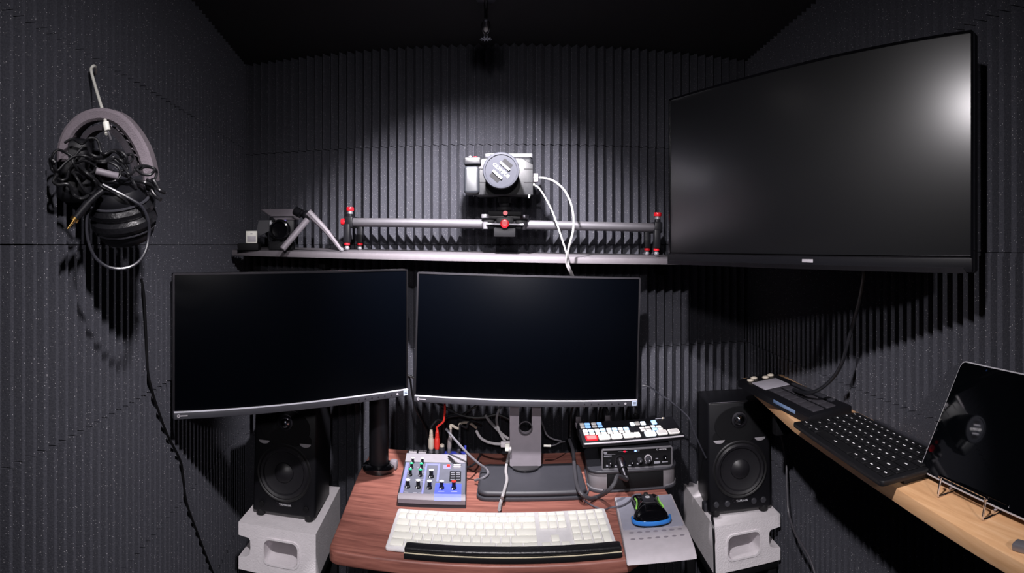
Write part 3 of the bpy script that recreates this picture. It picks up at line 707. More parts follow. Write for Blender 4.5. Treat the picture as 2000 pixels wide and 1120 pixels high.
for u, v, cm_ in ((.13, .16, WCAP), (.285, .16, WCAP), (.455, .15, WCAP), (.635, .155, WCAP), (.815, .155, REDP)): knob(u, v, .0052, .0165, cm_)
knob(.46, .475, .0054, .0165, WCAP)
for u in (.135, .29):
    knob(u, .50, .0042, .015, GREEN); knob(u-.002, .725, .0040, .012, GREEN); knob(u+.0, .90, .0038, .012, WCAP)
# jack strip
def jack(u, y, m): return Vector((-MW/2+u*MW, y, .0493))
for u in (.10, .26):
    jb = MB().box(jack(u, .193, 0)+Vector((0, 0, .0015)), (.020, .016, .004), .001).build('combo_jack', LGREY, mx)
    MB().box(jack(u, .193, 0)+Vector((0, -.001, .0037)), (.019, .0014, .0005)).box(jack(u, .193, 0)+Vector((.002, 0, .0037)), (.0012, .015, .0005)).build('jack_slot', DGREY, jb)
MB().prism(rrect(.062, .021, .002), 0, .0012, M=Matrix.Translation((MW/2-.033, .193, .0487))).build('blue_jack_panel', BLUE, mx)
MB().box((MW/2-.004, .199, .058), (.005, .006, .017), .001).build('blue_latch', BLUE, mx)
for u in (.40, .50): MB().prism(circ(.006, 20), 0, .0025, M=Matrix.Translation(jack(u, .194, 0)), holes=(circ(.0035, 20),)).build('socket', SILVER, mx)
for u in (.70, .86): MB().prism(circ(.0062, 20), 0, .0022, M=Matrix.Translation(jack(u, .194, 0)+Vector((0, 0, .0007))), holes=(circ(.0038, 20),)).build('socket', SILVER, mx)
hk = MB().cyl(jack(.585, .192, 0), jack(.585, .192, 0)+Vector((0, 0, .016)), .0072, seg=20, bev=.001).build('rear_knob', DGREY, mx)
MB().cyl(jack(.585, .192, 0)+Vector((0, 0, .016)), jack(.585, .192, 0)+Vector((.0005, -.001, .022)), .0058, .005, seg=20, bev=.001).build('knob_cap', BEIGE, hk)
bpy.context.view_layer.update()
MXM = Matrix.Translation(mxp) @ Matrix.Rotation(mxr, 4, 'Z')
# plugs standing in the mixer's jacks, each with its lead
def plug(u, name, label, cat, rb_, L, m, mc, lead, lead_r=.0024, ribs=True, tip=SILVER, lean=(0, .004)):
    p = MXM @ (jack(u, .194, 0)+Vector((0, 0, .0026)))
    t = thing(name, label, cat, p)
    ax = Vector((lean[0], lean[1], L))
    MB().cyl((0, 0, 0), ax*.14, .0048, seg=16).build('collar', tip, t)
    prof = [(0, .12*L), (rb_*.8, .12*L), (rb_, .2*L), (rb_, .55*L), (rb_*.82, .60*L)]
    if ribs:
        for k in range(4): prof += [(rb_*.78-k*.0003, (.62+k*.075)*L), (rb_*.78-k*.0003, (.655+k*.075)*L), (rb_*.6, (.665+k*.075)*L)]
    prof += [(rb_*.45, L), (0, L)]
    MR = ax.to_track_quat('Z', 'Y').to_matrix().to_4x4()
    MB().lathe(prof, 20, M=MR).build('plug_body', m, t)
    MB().tube([ax*.97]+[ax*1.12]+[q-p for q in lead], lead_r).build('lead', mc, t)
    return t
plug(.40, 'audio_cable', 'cream RCA plug with black lead standing in the mixer, left of the red plug', 'cable', .0070, .054, BEIGE, CABLE, [at(851, 824, 1.44), at(858, 821, 1.45), at(866, 828, 1.46), at(868, 845, 1.48), at(872, 865, 1.50)])
plug(.50, 'audio_cable', 'red RCA plug with red strain relief standing in the mixer', 'cable', .0070, .054, REDP, REDP, [at(866, 824, 1.435), at(868, 812, 1.44), at(869, 800, 1.45), at(868, 780, 1.48), at(866, 765, 1.52)], .0026)
plug(.70, 'audio_cable', 'cream jack plug with grey barrel in the blue part of the mixer', 'cable', .0055, .058, mat('plug_grey', (150, 142, 142), .45), BEIGE, [at(896, 838, 1.445), at(899, 828, 1.47), at(915, 826, 1.50), at(930, 836, 1.53)], .0034, ribs=False, lean=(.004, .006))
plug(.86, 'audio_cable', 'black jack plug in the blue part of the mixer, rightmost of the plugs', 'cable', .0055, .058, BLACK, CABLE, [at(911, 836, 1.45), at(914, 828, 1.47), at(924, 824, 1.50), at(940, 830, 1.53)], .0026, lean=(.003, .006))

# ------------------------------------------------------------------ stack on the right: dock, interface, switcher
dk = thing('dock_box', 'black desktop box with grey rounded ends under the audio interface', 'box', (.284, 1.375, DZ), (0, 0, R(-3)))
dpo = rrect(.205, .160, .03)
MB().prism(rrect(.212, .166, .032), 0, .006, bev=.002).build('base_plate', DGREY, dk)
MB().prism(dpo, .006, .044, bev=.001).build('shell', mat('dock_grey', (120, 116, 120), .5), dk)
MB().box((.003, -.0795, .025), (.132, .004, .036), .001).build('front_grille', BLACKM, dk)
MB().prism(rrect(.212, .166, .032), .044, .0505, bev=.0022, seg=3).build('lid', DGREY, dk)
for s_ in (-1, 1): MB().tube([(s_*.1055, -.045, .007), (s_*.096, -.069, .007), (s_*.072, -.083, .007)], .0022, seg=8).build('trim', SILVER, dk)
# audio interface
ai = thing('audio_interface', 'black audio interface with silver-edged front under the switcher', 'audio interface', (.2885, 1.302, DZ+.0507), (0, 0, R(-4)))
AW, AH, AD = .166, .047, .13
MB().box((0, AD/2+.002, AH/2), (AW-.002, AD, AH-.001), .004, 3).build('case', BLACK, ai)
MB().prism(rrect(AW, AH, .004, 0, AH/2), 0, .006, M=XZ, holes=(rrect(AW-.005, AH-.005, .003, 0, AH/2),)).build('front_frame', SILVER, ai)
fp = MB().box((0, .001, AH/2), (AW-.005, .006, AH-.005)).build('front_panel', BLACKM, ai)
def az_(px_, py_): return (-AW/2+(px_-545)/(1745-545)*AW, AH*(1-(py_-655)/(1000-655)))       # from the zoomed crop
def adisc(px_, py_, r, h, m, name, par=ai):
    x, z = az_(px_, py_); return MB().lathe([(r, 0), (r, h*.8), (r*.85, h), (0, h)], 22, M=Matrix.Translation((x, -.002, z)) @ XZ).build(name, m, par)
for px_, py_, r, h, m in ((680, 870, .0062, .010, BLACK), (1045, 885, .0042, .008, BLACK), (1185, 855, .0058, .010, DGREY), (1330, 850, .0062, .012, DGREY), (1615, 840, .0050, .006, BLACKG)):
    k = adisc(px_, py_, r, h, m, 'knob'); x, z = az_(px_+8, py_+4); MB().box((x, -.002-h-.0003, z), (.0014, .0008, .0026)).build('pointer', ICON, k)
x, z = az_(1330, 845); MB().prism(circ(.0088, 28), 0, .003, M=Matrix.Translation((x, -.002, z)) @ XZ, holes=(circ(.0068, 28),)).build('dial_ring', LGREY, ai)
x, z = az_(855, 850); MB().prism(circ(.0125, 28), 0, .002, M=Matrix.Translation((x, -.002, z)) @ XZ, holes=(circ(.0095, 28),)).build('combo_socket', GUNMETAL, ai)
for a, bq, w, h_ in ((610, 720, .008, .004), (685, 745, .026, .0008), (650, 772, .018, .002), (640, 938, .005, .004), (680, 945, .005, .004), (785, 950, .005, .0035), (1020, 948, .006, .0028), (1160, 925, .006, .003), (1320, 920, .010, .0028), (1485, 925, .014, .0055), (1480, 860, .006, .002), (1620, 925, .014, .0024), (900, 708, .022, .0008), (1140, 708, .012, .0008)):
    x, z = az_(a, bq); MB().box((x, -.0022, z), (w, .0006, h_)).build('panel_mark', PRINT, ai)
for px_, m in ((932, LED_RED), (1115, LED_BLUE)): 
    x, z = az_(px_, 706); MB().box((x, -.003, z), (.0050, .002, .0028), .0006).build('indicator_light', m, ai)
x, z = az_(1580, 700); text('steinberg', .0048, ICON, ai, 'lettering', (x, -.0022, z), (pi/2, 0, 0), .0002)
x, z = az_(1495, 702); MB().prism(circ(.0021, 18), 0, .0008, M=Matrix.Translation((x-.001, -.002, z)) @ XZ, holes=(circ(.0014, 18),)).build('logo', ICON, ai)
# switcher
SWW, SWD = .246, .103
sw = thing('video_switcher', 'black video switcher with rows of lit buttons on top of the stack', 'switcher', (.2865, 1.315, DZ+.0507+AH), (0, 0, R(1.5)))
sprof = [(0, .004), (0, .011), (.003, .0135), (SWD-.003, .030), (SWD, .028), (SWD, .003), (SWD-.006, .0003), (.006, .0003)]
YS = Matrix(((0, 0, 1, -SWW/2), (1, 0, 0, 0), (0, 1, 0, 0), (0, 0, 0, 1)))
MB().prism(sprof, 0, SWW, bev=.001, M=YS).build('case', BLACK, sw)
MB().cyl((-SWW/2+.003, -.0005, .0118), (SWW/2-.003, -.0005, .0118), .0022, seg=12).build('front_rim', LGREY, sw)
ssa = atan2(.030-.0135, SWD-.006)
def swp(u, v, dz=0): y = .003+v*(SWD-.006); return Vector((-SWW/2+u*SWW, y, .0135+(y-.003)*tan(ssa)+dz))
def swkey(u0, u1, v0, v1, m, h=.0022, name='key', two=None):
    w = (u1-u0)*SWW; d = (v1-v0)*(SWD-.006)/cos(ssa)
    M = Matrix.Translation(swp((u0+u1)/2, (v0+v1)/2)) @ Matrix.Rotation(ssa, 4, 'X')
    mb = MB(); mb.prism(rrect(w, d, min(w, d)*.2), 0, h, bev=.0006, M=M); ms = [m]
    if two is not None:
        mb.mi = 1; mb.prism(rrect(w*.78, d*.70, min(w, d)*.12), h, h+.0003, M=M); ms.append(two)
    return mb.build(name, ms, sw)
KEYW = mat('key_white', (236, 232, 228), .45); KEYG = mat('key_grey', (200, 197, 196), .5)
def U_(px_): return (px_-115)/(1835-115)          # zoomed crop of the switcher -> across
for a, b_, kind in ((178, 378, 'r'), (395, 585, 'w'), (603, 790, 'w'), (810, 998, 'w'), (1003, 1100, 'w'), (1182, 1368, 'L'), (1392, 1570, 'w'), (1590, 1782, 'w')):
    swkey(U_(a), U_(b_), .07, .30, {'r': LEDRR, 'w': KEYW, 'L': LEDW}[kind], .003, 'key', {'r': LEDR, 'w': KEYG, 'L': None}[kind])
for x0 in (170, 370, 575, 775):                     # selector pairs
    for k, (a, b_) in enumerate(((0, 82), (95, 185))):
        for v0, v1 in ((.34, .45), (.48, .62)): swkey(U_(x0+a), U_(x0+b_), v0, v1, (LEDB if k == 1 and v0 > .4 else KEYW), .0018, 'small_key')
for a, b_, m in ((150, 225, KEYW), (232, 325, LEDB), (352, 435, KEYW), (448, 530, LEDB)):
    for v0, v1 in ((.70, .80), (.84, .95)): swkey(U_(a), U_(b_), v0, v1, m, .0018, 'small_key')
for a, b_, v0, v1, m in ((1020, 1092, .66, .84, LEDW), (1105, 1190, .68, .86, KEYW), (1205, 1290, .66, .84, LEDW), (1400, 1490, .64, .86, LEDB),
                         (1145, 1230, .34, .44, KEYG), (1240, 1330, .34, .44, KEYG), (1145, 1230, .47, .56, KEYG), (1240, 1330, .47, .56, KEYG),
                         (1350, 1440, .34, .45, LEDB), (1350, 1425, .48, .60, KEYW), (1450, 1535, .34, .43, KEYW), (1440, 1525, .46, .56, KEYW)):
    swkey(U_(a), U_(b_), v0, v1, m, .0018, 'small_key')
for a in (1105, 1190): pass
MB().box(swp(.86, .93, .0005), (.025, .002, .0006), rot=(ssa, 0, 0)).build('edge_print', PRINT, sw)
MB().cyl(swp(.886, .92), swp(.886, .92, .003), .0022, seg=12).build('audio_button', BEIGE, sw)
# plugs behind the switcher
for i, (px_, py_, lab) in enumerate(((1131, 802, 'grey cable plug behind the left end of the switcher'), (1190, 806, 'grey square cable plug standing behind the middle of the switcher'), (1250, 806, 'dark cable plug behind the switcher, right of the square grey plug'))):
    p = Vector((.165+.0775*i if i else .165, 1.436+.006*i, DZ+.0507+AH))
    p = Vector((at(px_, py_, 1.445).x, 1.446, DZ+.108))
    t = thing('cable_plug', lab, 'plug', p, (0, 0, R(4)), 'plugs behind the switcher')
    MB().box((0, -.012, .006), (.019, .030, .011), .002).build('shell', MGREY if i < 2 else DGREY, t)
    MB().box((0, .004, .017), (.014, .008, .014), .002).build('boot', MGREY if i < 2 else BLACK, t)
    MB().tube([(0, .004, .024), (0, .012, .040), (-.004, .035, .046), (-.008, .062, .015), (-.008, .075, -.05)], .0032).build('lead', CABLE, t)
# mic cable from the interface
ml = thing('microphone_cable', 'black microphone cable plugged into the front of the audio interface', 'cable', (.2435, 1.297, DZ+.07), (0, 0, 0), None)
x, z = az_(855, 850)
P0_ = Vector(ai.location) + Matrix.Rotation(R(-4), 3, 'Z') @ Vector((x, -.004, z))
ml.location = P0_
ax = Vector((.004, -.040, -.020))
MB().cyl((0, 0, 0), ax*.6, .0105, .0098, seg=24, bev=.001).cyl(ax*.55, ax*1.05, .0085, .006, seg=20).build('plug', GUNMETAL, ml)
MB().cyl(ax*.58, ax*.64, .0102, seg=24).build('plug_ring', BLACKM, ml)
b0 = P0_
MB().tube([ax*.95, ax*1.25]+[p-b0 for p in (at(1207, 930, 1.245), at(1200, 945, 1.232), at(1187, 960, 1.232), onz(1168, 971, DZ+.0055), onz(1150, 974, DZ+.014), onz(1133, 962, DZ+.0285), onz(1126, 944, DZ+.031), onz(1123, 922, DZ+.032), onz(1121, 902, DZ+.03), at(1119, 880, 1.46), at(1112, 860, 1.53))], .0046, seg=10).build('cord', mat('mic_cable_grey', (62, 61, 66), .45), ml)

# ------------------------------------------------------------------ mouse platform and mouse
a_, b_, c_, d_ = onz(1193, 970, DZ+.016), onz(1312, 966, DZ+.016), onz(1362, 1078, DZ+.012), onz(1233, 1095, DZ+.012)
mc_ = (a_+b_+c_+d_)/4
ry = atan2((b_-a_).y, (b_-a_).x)*.5+atan2((c_-d_).y, (c_-d_).x)*.5
PW = ((b_-a_).length+(c_-d_).length)/2; PD = ((a_-d_).length+(b_-c_).length)/2
mp = thing('mouse_pad', 'grey mouse platform with a padded wrist roll, right of the white keyboard', 'mouse pad', (mc_.x, mc_.y, DZ), (0, 0, ry))
yf = -PD/2+.095
pts = [(-PD/2, .001), (-PD/2+.004, .007), (-PD/2+.02, .013), (-PD/2+.06, .0185), (-PD/2+.085, .0185), (yf, .0145), (PD/2, .0145), (PD/2, 0.0005), (-PD/2+.02, .0005)]
YP = Matrix(((0, 0, 1, -PW/2), (1, 0, 0, 0), (0, 1, 0, 0), (0, 0, 0, 1)))
MB().prism(pts, 0, PW, bev=.0025, seg=3, M=YP).build('platform', PADW, mp)
MB().prism(rrect(PW-.008, PD-.101, .004, 0, (yf+PD/2)/2), .0146, .0156, M=Matrix.Identity(4)).build('mat', PADG, mp)
dp = MB()
for r_ in range(2):
    for k in range(7):
        x = -PW/2+.018+k*(PW-.034)/6; y = yf-.016-r_*.022
        dp.sph((x, y, .0184-(r_*.0006)), .0052, 1, .72, .12, seg=14)
dp.build('vent_dimples', mat('dimple_grey', (128, 122, 130), .6), mp)
ms = thing('mouse', 'black gaming mouse with green stripes and a blue base on the grey mouse pad', 'mouse', Vector((.2785, 1.146, DZ+.0157)), (0, 0, R(-6)))
# (y, half width, height, z-base)
secs = [(-.058, .016, .009), (-.054, .027, .014), (-.045, .0345, .019), (-.032, .0355, .0235), (-.016, .0315, .0262), (.0, .0275, .0268), (.018, .0260, .0258), (.034, .0272, .0232), (.048, .0290, .0200), (.058, .0280, .017), (.063, .023, .013)]
bm = bmesh.new(); rings = []
for i, (y, hw, hh) in enumerate(secs):
    ring = []
    for k in range(17):
        a = pi*k/16; ca, sa_ = cos(a), sin(a)
        x = hw*(abs(ca)**.75)*(1 if ca >= 0 else -1); z = .004+(hh-.004)*(sa_**.62)
        if y > .02 and 6 <= k <= 10: z -= .0015
        ring.append(bm.verts.new((x, y, z)))
    rings.append(ring)
for a, b in zip(rings, rings[1:]):
    for k in range(16): bm.faces.new((a[k], a[k+1], b[k+1], b[k]))
bm.faces.new(rings[0]); bm.faces.new(rings[-1][::-1])
bm.faces.new([r[0] for r in rings][::-1]+[r[-1] for r in rings])
bmesh.ops.recalc_face_normals(bm, faces=bm.faces)
q = MB(); q.bm.free(); q.bm = bm; q.build('shell', BLACKG, ms, ang=60)
bp = [(hw+.0015+.0*i, y) for i, (y, hw, hh) in enumerate(secs)]
poly = [(x, y) for x, y in bp]+[(-x, y) for x, y in bp[::-1]]
MB().prism(poly, .0004, .0058, bev=.001).build('base_rim', BLACK, ms)
MB().tube([(sx*(hw+.0022), y-.0012, .009) for sx, (y, hw, hh) in [(-1, s) for s in secs[2::-1]][::-1]*0+[(-1, secs[3]), (-1, secs[2]), (-1, secs[1])]]+[(-.010, -.0605, .009), (.010, -.0605, .009)]+[(1*(secs[i][1]+.0022), secs[i][0]-.0012, .009) for i in (1, 2, 3)], .0044, seg=10, flat=(1.0, .55)).build('blue_rim', MBLUE, ms)
for sx in (-1, 1):
    MB().tube([(sx*.0245, .034, .0185), (sx*.0232, .016, .0210), (sx*.0242, .0, .0222), (sx*.0278, -.018, .0212)], .0019, seg=8, flat=(1, .8)).build('side_stripe', MGREEN, ms)
MB().cyl((-.004, .046, .0160), (.004, .046, .0160), .0085, seg=24, bev=.001).build('scroll_wheel', RUBBER, ms)
MB().box((0, .010, .0262), (.024, .040, .0022), .0008, rot=(R(-3.5), 0, 0)).build('top_panel', mat('mouse_panel', (44, 43, 48), .28), ms)
lg = MB().prism(circ(.0052, 24)[2:22]+[(.0052*.62*cos(2*pi*i/24), .0052*.62*sin(2*pi*i/24)) for i in range(21, 1, -1)], 0, .0005, M=Matrix.Translation((0, .018, .0270)) @ Matrix.Rotation(R(-3.5), 4, 'X'))
lg.box((.003, .018-.0006, .0272), (.005, .0016, .0005), rot=(R(-3.5), 0, 0)).build('logo', ICON, ms)
mcab = MB().tube([onz(1252, 966, DZ+.022), onz(1238, 968, DZ+.020), onz(1230, 979, DZ+.0185), onz(1216, 988, DZ+.0182), onz(1200, 991, DZ+.0185), onz(1190, 993, DZ+.014), onz(1180, 996, DZ+.003), onz(1163, 991, DZ+.003), onz(1148, 983, DZ+.003), onz(1140, 976, DZ+.012), onz(1146, 968, DZ+.003), onz(1150, 955, DZ+.003), onz(1152, 940, DZ+.003)], .0018).build('mouse_cable', mat('braided_grey', (82, 80, 90), .6))
tag(mcab, 'thin grey mouse cable crossing the pad and the desk to the left', 'cable')

# ------------------------------------------------------------------ cables behind the desk
def cable(name, label, pts, r, m=CABLE, cat='cable', group=None):
    return tag(MB().tube(pts, r).build(name, m), label, cat, group)
cable('black_cable', 'thick black cable sagging from under the centre monitor to its stand', [at(838, 770, 1.50), at(852, 785, 1.50), at(872, 798, 1.50), at(895, 810, 1.50), at(920, 816, 1.50), at(945, 816, 1.50), at(972, 811, 1.50), at(1000, 822, 1.49)], .0042)
cable('black_cable', 'black cable crossing over the thick one and looping to the red plug', [at(948, 770, 1.51), at(938, 786, 1.515), at(920, 800, 1.515), at(900, 811, 1.515), at(880, 814, 1.515), at(868, 820, 1.51), at(860, 836, 1.51), at(858, 860, 1.52)], .0034)
cable('black_cable', 'thin black cable hanging between the two desk monitors towards the mixer', [at(795, 735, 1.50), at(801, 742, 1.50), at(805, 770, 1.50), at(811, 797, 1.50), at(822, 818, 1.51), at(832, 838, 1.53), at(836, 858, 1.54)], .0026)
cable('tie_strap', 'short black strap bridging the gap between the two desk monitors', [at(790, 733, 1.49), at(803, 736, 1.49), at(818, 744, 1.49)], .003)
cable('grey_cable', 'grey cable slanting across the mixer plugs to the monitor base', [at(871, 838, 1.40), at(884, 854, 1.39), at(900, 872, 1.38), at(918, 891, 1.37), at(935, 906, 1.37), at(950, 917, 1.375), onz(953, 926, DZ+.024), onz(944, 934, DZ+.023), onz(928, 939, DZ+.010)], .0030, CABLEG)
cable('black_cable', 'short black cable bowing over the rear ridge of the mixer', [at(876, 892, 1.395), at(886, 901, 1.375), at(898, 909, 1.37), at(914, 913, 1.375), at(928, 905, 1.41), at(938, 890, 1.46)], .0026)
cable('white_cable', 'pale cable curving from the mixer plugs to the white hub', [at(930, 842, 1.46), at(938, 855, 1.45), at(950, 863, 1.44), at(965, 867, 1.43), at(978, 868, 1.43)], .0036, WHITEC)
cable('white_cable', 'white cable slanting down from behind the monitor to the stand', [at(948, 812, 1.50), at(957, 824, 1.49), at(970, 838, 1.47), at(982, 850, 1.45), at(994, 858, 1.44)], .0038, WHITEC)
cable('white_cable', 'white cable looping behind the monitor stand and down to the hub', [at(985, 788, 1.50), at(975, 800, 1.49), at(970, 820, 1.48), at(974, 840, 1.46), at(982, 856, 1.44), at(990, 866, 1.43)], .0034, WHITEC)
hb = thing('usb_hub', 'white cable junction block beside the monitor neck', 'hub', at(988, 868, 1.425))
MB().box((0, 0, 0), (.026, .014, .013), .002).build('case', mat('hub_grey', (196, 190, 194), .5), hb)
MB().box((.010, -.002, -.012), (.010, .010, .016), .002).build('cable_boot', LGREY, hb)
wl = thing('white_cable', 'short white plug and grey lead right of the monitor neck', 'cable', at(1068, 871, 1.43))
b0 = wl.location.copy()
MB().cyl((-.008, 0, 0), (.010, 0, -.001), .003, seg=12).build('plug', WHITE, wl)
MB().tube([(.010, 0, -.001), (.022, .01, -.002), (.035, .03, -.004), (.05, .06, -.012)], .0018).build('lead', CABLEG, wl)
cable('grey_cable', 'thin dark grey cable hanging just right of the monitor neck', [at(1050, 800, 1.47), at(1054, 815, 1.48), at(1062, 835, 1.49), at(1068, 850, 1.50), at(1080, 858, 1.51), at(1096, 862, 1.52)], .0022, CABLEG)
cable('black_cable', 'thin dark cable slanting from the right end of the centre monitor to the right loudspeaker', [at(1254, 753, 1.46), at(1270, 757, 1.46), at(1290, 771, 1.47), at(1315, 789, 1.48), at(1335, 806, 1.49), at(1347, 820, 1.49), at(1356, 845, 1.50), at(1366, 868, 1.51), at(1379, 895, 1.53)], .0022, mat('dark_cable_sheen', (62, 62, 70), .4))
cable('black_cable', 'black cable hanging beside the right loudspeaker down along the right wall', [at(1526, 850, 1.48), at(1531, 872, 1.46), at(1536, 910, 1.44), at(1537, 955, 1.42), at(1540, 1000, 1.40), at(1550, 1035, 1.36), at(1567, 1066, 1.31), at(1581, 1090, 1.28), at(1593, 1125, 1.25)], .0030, mat('cable_sheen', (70, 68, 74), .35))
pc = thing('power_lead', 'black plug and lead hanging down the front of the right concrete block', 'cable', onz(1381, 990, BT+.012))
b0 = pc.location.copy()
pf = Vector((.5185, 1.362, BT)) - b0
MB().box((0, 0, .002), (.024, .022, .022), .003).box((.004, -.016, -.002), (.016, .014, .012), .003).build('plug', DGREY, pc)
MB().tube([(.006, -.020, -.004), (.010, -.035, -.008), onz(1391, 1010, BT+.005)-b0, at(1393, 1030, 1.452)-b0, at(1395, 1070, 1.452)-b0, at(1396, 1125, 1.452)-b0], .0034).build('lead', CABLE, pc)
cable('television_cable', 'black cable hanging from under the television to the wooden shelf', [at(1687, 518, 1.03), at(1686, 545, 1.035), at(1679, 585, 1.06), at(1667, 630, 1.08), at(1655, 672, 1.09), at(1646, 705, 1.10), at(1632, 732, 1.12), at(1612, 753, 1.14), at(1592, 765, 1.16), at(1572, 768, 1.19), at(1550, 762, 1.25)], .0038, mat('tv_cable', (30, 31, 36), .4))
# cable down the left wall
lwp = []
for px_, py_ in ((276, 545), (281, 575), (283, 610), (285, 650), (287, 700), (290, 735), (300, 775), (310, 805), (327, 850), (352, 900), (358, 935), (362, 970), (370, 1000), (385, 1040), (402, 1085), (418, 1125)):
    lwp.append(at(px_, py_, wall_r(px_, LW)-.006))
cable('black_cable', 'black cable running down the left foam wall below the headphones', lwp, .0026, BLACKM)

# ------------------------------------------------------------------ right wall shelf and what stands on it
WZ = ZC-.345
ws = thing('wooden_shelf', 'pale wooden board shelf along the right wall under the television', 'shelf', (.56, .8, WZ))
fpts = [(.470, .20), (.4815, .386), (.505, .644), (.529, .99), (.5725, 1.289), (.578, 1.36)]
bpts = [ext(RW, 1.36), ext(RW, .2)]
poly = [(x-.56, y-.8) for x, y in fpts]+[(x-.56+.004, y-.8) for x, y in bpts]
poly = poly[::-1]
MB().prism(poly, -.022, 0, bev=.0012).build('board', OAK, ws)
for y in (.35, 1.15): MB().box((ext(RW, y)[0]-.56-.06, y-.8, -.052), (.10, .022, .058), .003).build('bracket', BLACKM, ws)
# black keyboard
A_, B_, C_, D_ = onz(1548, 822, WZ+.021), onz(1742, 951, WZ+.021), onz(1812, 872, WZ+.02), onz(1652, 797, WZ+.02)
kxd = (A_-B_); KL = .345; KD = .138
kyaw = atan2((A_-B_).y, (A_-B_).x)           # local +X runs away from the phone; local +Y to the left => flip
cen = (A_+B_)/2
# local frame: +X towards the near end seen from the seat, -Y faces the room
yaw = atan2((B_-A_).y, (B_-A_).x)
nrm = Vector((-sin(yaw), cos(yaw), 0))        # local +Y, should point to the wall
kbc = cen + nrm*(KD/2)
bk = thing('keyboard', 'black keyboard with white legends lying on the wooden shelf', 'keyboard', (kbc.x, kbc.y, WZ), (0, 0, yaw))
KL = (A_-B_).length-.026; kbc += (A_-B_).normalized()*.013; bk.location = (kbc.x, kbc.y, WZ)
bc = MB().prism(rrect(KL, KD, .006), 0.0, .0085, bev=.002).build('case', mat('keyboard_black', (20, 20, 23), .45), bk, (0, 0, .010))
for fx in (-1, 1): MB().box((fx*KL*.42, .02, .0052), (.03, .09, .0100), .002).build('foot', RUBBER, bk)
krows = [(.7, seq(0, [1]*15)), (1, seq(0, [1]*13+[2])), (1, seq(0, [1.5]+[1]*12+[1.5])), (1, seq(0, [1.75]+[1]*11+[2.25])), (1, seq(0, [2.25]+[1]*10+[1.75, 1])), (1, seq(0, [1.25, 1, 1.25, 6, 1.25, 1.25, 1, 1, 1]))]
keyboard_keys(bc, krows, KL, KD, .008, .008, .0032, .0022, .0085, mat('keycap_black', (15, 15, 18), .5), legends=TEXTW)
MB().box((0, KD/2-.003, .0105), (KL*.55, .004, .006), .0015).build('rear_bar', DGREY, bc)
# key pad device with display
E_, G_ = onz(1441, 741, WZ+.018), onz(1580, 815, WZ+.016)
ywd = atan2((G_-E_).y, (G_-E_).x); nr2 = Vector((-sin(ywd), cos(ywd), 0)); L2 = (G_-E_).length; D2 = .100
ec = (E_+G_)/2+nr2*(D2/2)
kp = thing('key_pad', 'long black key pad with pale grey display at the far end of the wooden shelf', 'key pad', (ec.x, ec.y, WZ), (0, 0, ywd))
sdp = [(-D2/2, .0005), (-D2/2, .014), (-D2/2+.004, .017), (D2/2-.004, .024), (D2/2, .021), (D2/2, .0005)]
YK = Matrix(((0, 0, 1, -L2/2), (1, 0, 0, 0), (0, 1, 0, 0), (0, 0, 0, 1)))
MB().prism(sdp, 0, L2, bev=.0015, M=YK).build('case', BLACK, kp)
ksa = atan2(.007, D2-.008)
def kpp(u, v, dz=0): y = -D2/2+.004+v*(D2-.008); return Vector((-L2/2+u*L2, y, .017+(y+D2/2-.004)*tan(ksa)+dz))
def kpl(u0, u1, v0, v1, m, name, h=.002, bev=.0006):
    M = Matrix.Translation(kpp((u0+u1)/2, (v0+v1)/2)) @ Matrix.Rotation(ksa, 4, 'X')
    return MB().prism(rrect((u1-u0)*L2, (v1-v0)*(D2-.008), .002), 0, h, bev=bev, M=M).build(name, m, kp)
kpl(.15, .36, .10, .80, LCD, 'display', .0012, .0002)
for k, (u, v) in enumerate(((.045, .35), (.085, .18), (.085, .62), (.055, .82))): 
    MB().sph(kpp(u, v, .001), .0085, 1, 1, .45, seg=18).build('round_button', BEIGE, kp)
KPK = mat('pad_grey', (62, 60, 66), .55)
for k in range(6): kpl(.375+k*.098, .465+k*.098, .16, .44, KPK, 'pad')
for k in range(6): kpl(.375+k*.098, .465+k*.098, .50, .74, KPK, 'pad')
MB().box(kpp(.62, .87, .002), (L2*.5, .010, .004), .001, rot=(ksa, 0, 0)).build('rear_strip', DGREY, kp)
MB().box(kpp(.70, .0, -.002)+Vector((0, -.003, -.004)), (L2*.28, .003, .007), .001).build('front_light_bar', mat('blue_glass', (120, 140, 170), .15, emit=(90, 130, 190), es=.12), kp)
# tablet on a wire stand
BL = Vector((.553, .645, WZ+.0105)); bd = (Matrix.Rotation(R(5.2), 3, 'Z') @ Vector((-.035, -.2315, 0))).normalized(); lean = R(29.5)
inn = Vector((-bd.y, bd.x, 0))                 # to the wall
if inn.x < 0: inn = -inn
updir = inn*sin(lean)+Vector((0, 0, cos(lean)))
TW_, TH_ = .2476, .175
nrm = bd.cross(updir)                           # out of the back
if nrm.x < 0: pass
X = bd; Z = updir; Y = Z.cross(X)
MT = Matrix(((X.x, Y.x, Z.x), (X.y, Y.y, Z.y), (X.z, Y.z, Z.z)))
tb = thing('tablet', 'silver-edged tablet with a dark screen leaning on a wire stand on the wooden shelf', 'tablet', BL, MT.to_euler())
MB().prism(rrect(TW_, TH_, .011, TW_/2, TH_/2, 8), -.0055, 0, bev=.0012, M=XZ).build('case', mat('tablet_silver', (214, 212, 218), .35, metal=.3), tb)
GLASS = mat('tablet_glass', (4, 5, 7), .03, var=.02, spec=.2)
MB().prism(rrect(TW_-.005, TH_-.005, .009, TW_/2, TH_/2, 8), 0, .0006, M=XZ).build('screen', GLASS, tb)
MB().prism(circ(.0016, 16, .060, TH_-.0075), .0006, .0008, M=XZ).build('front_camera', mat('lens_blue', (24, 40, 70), .1), tb)
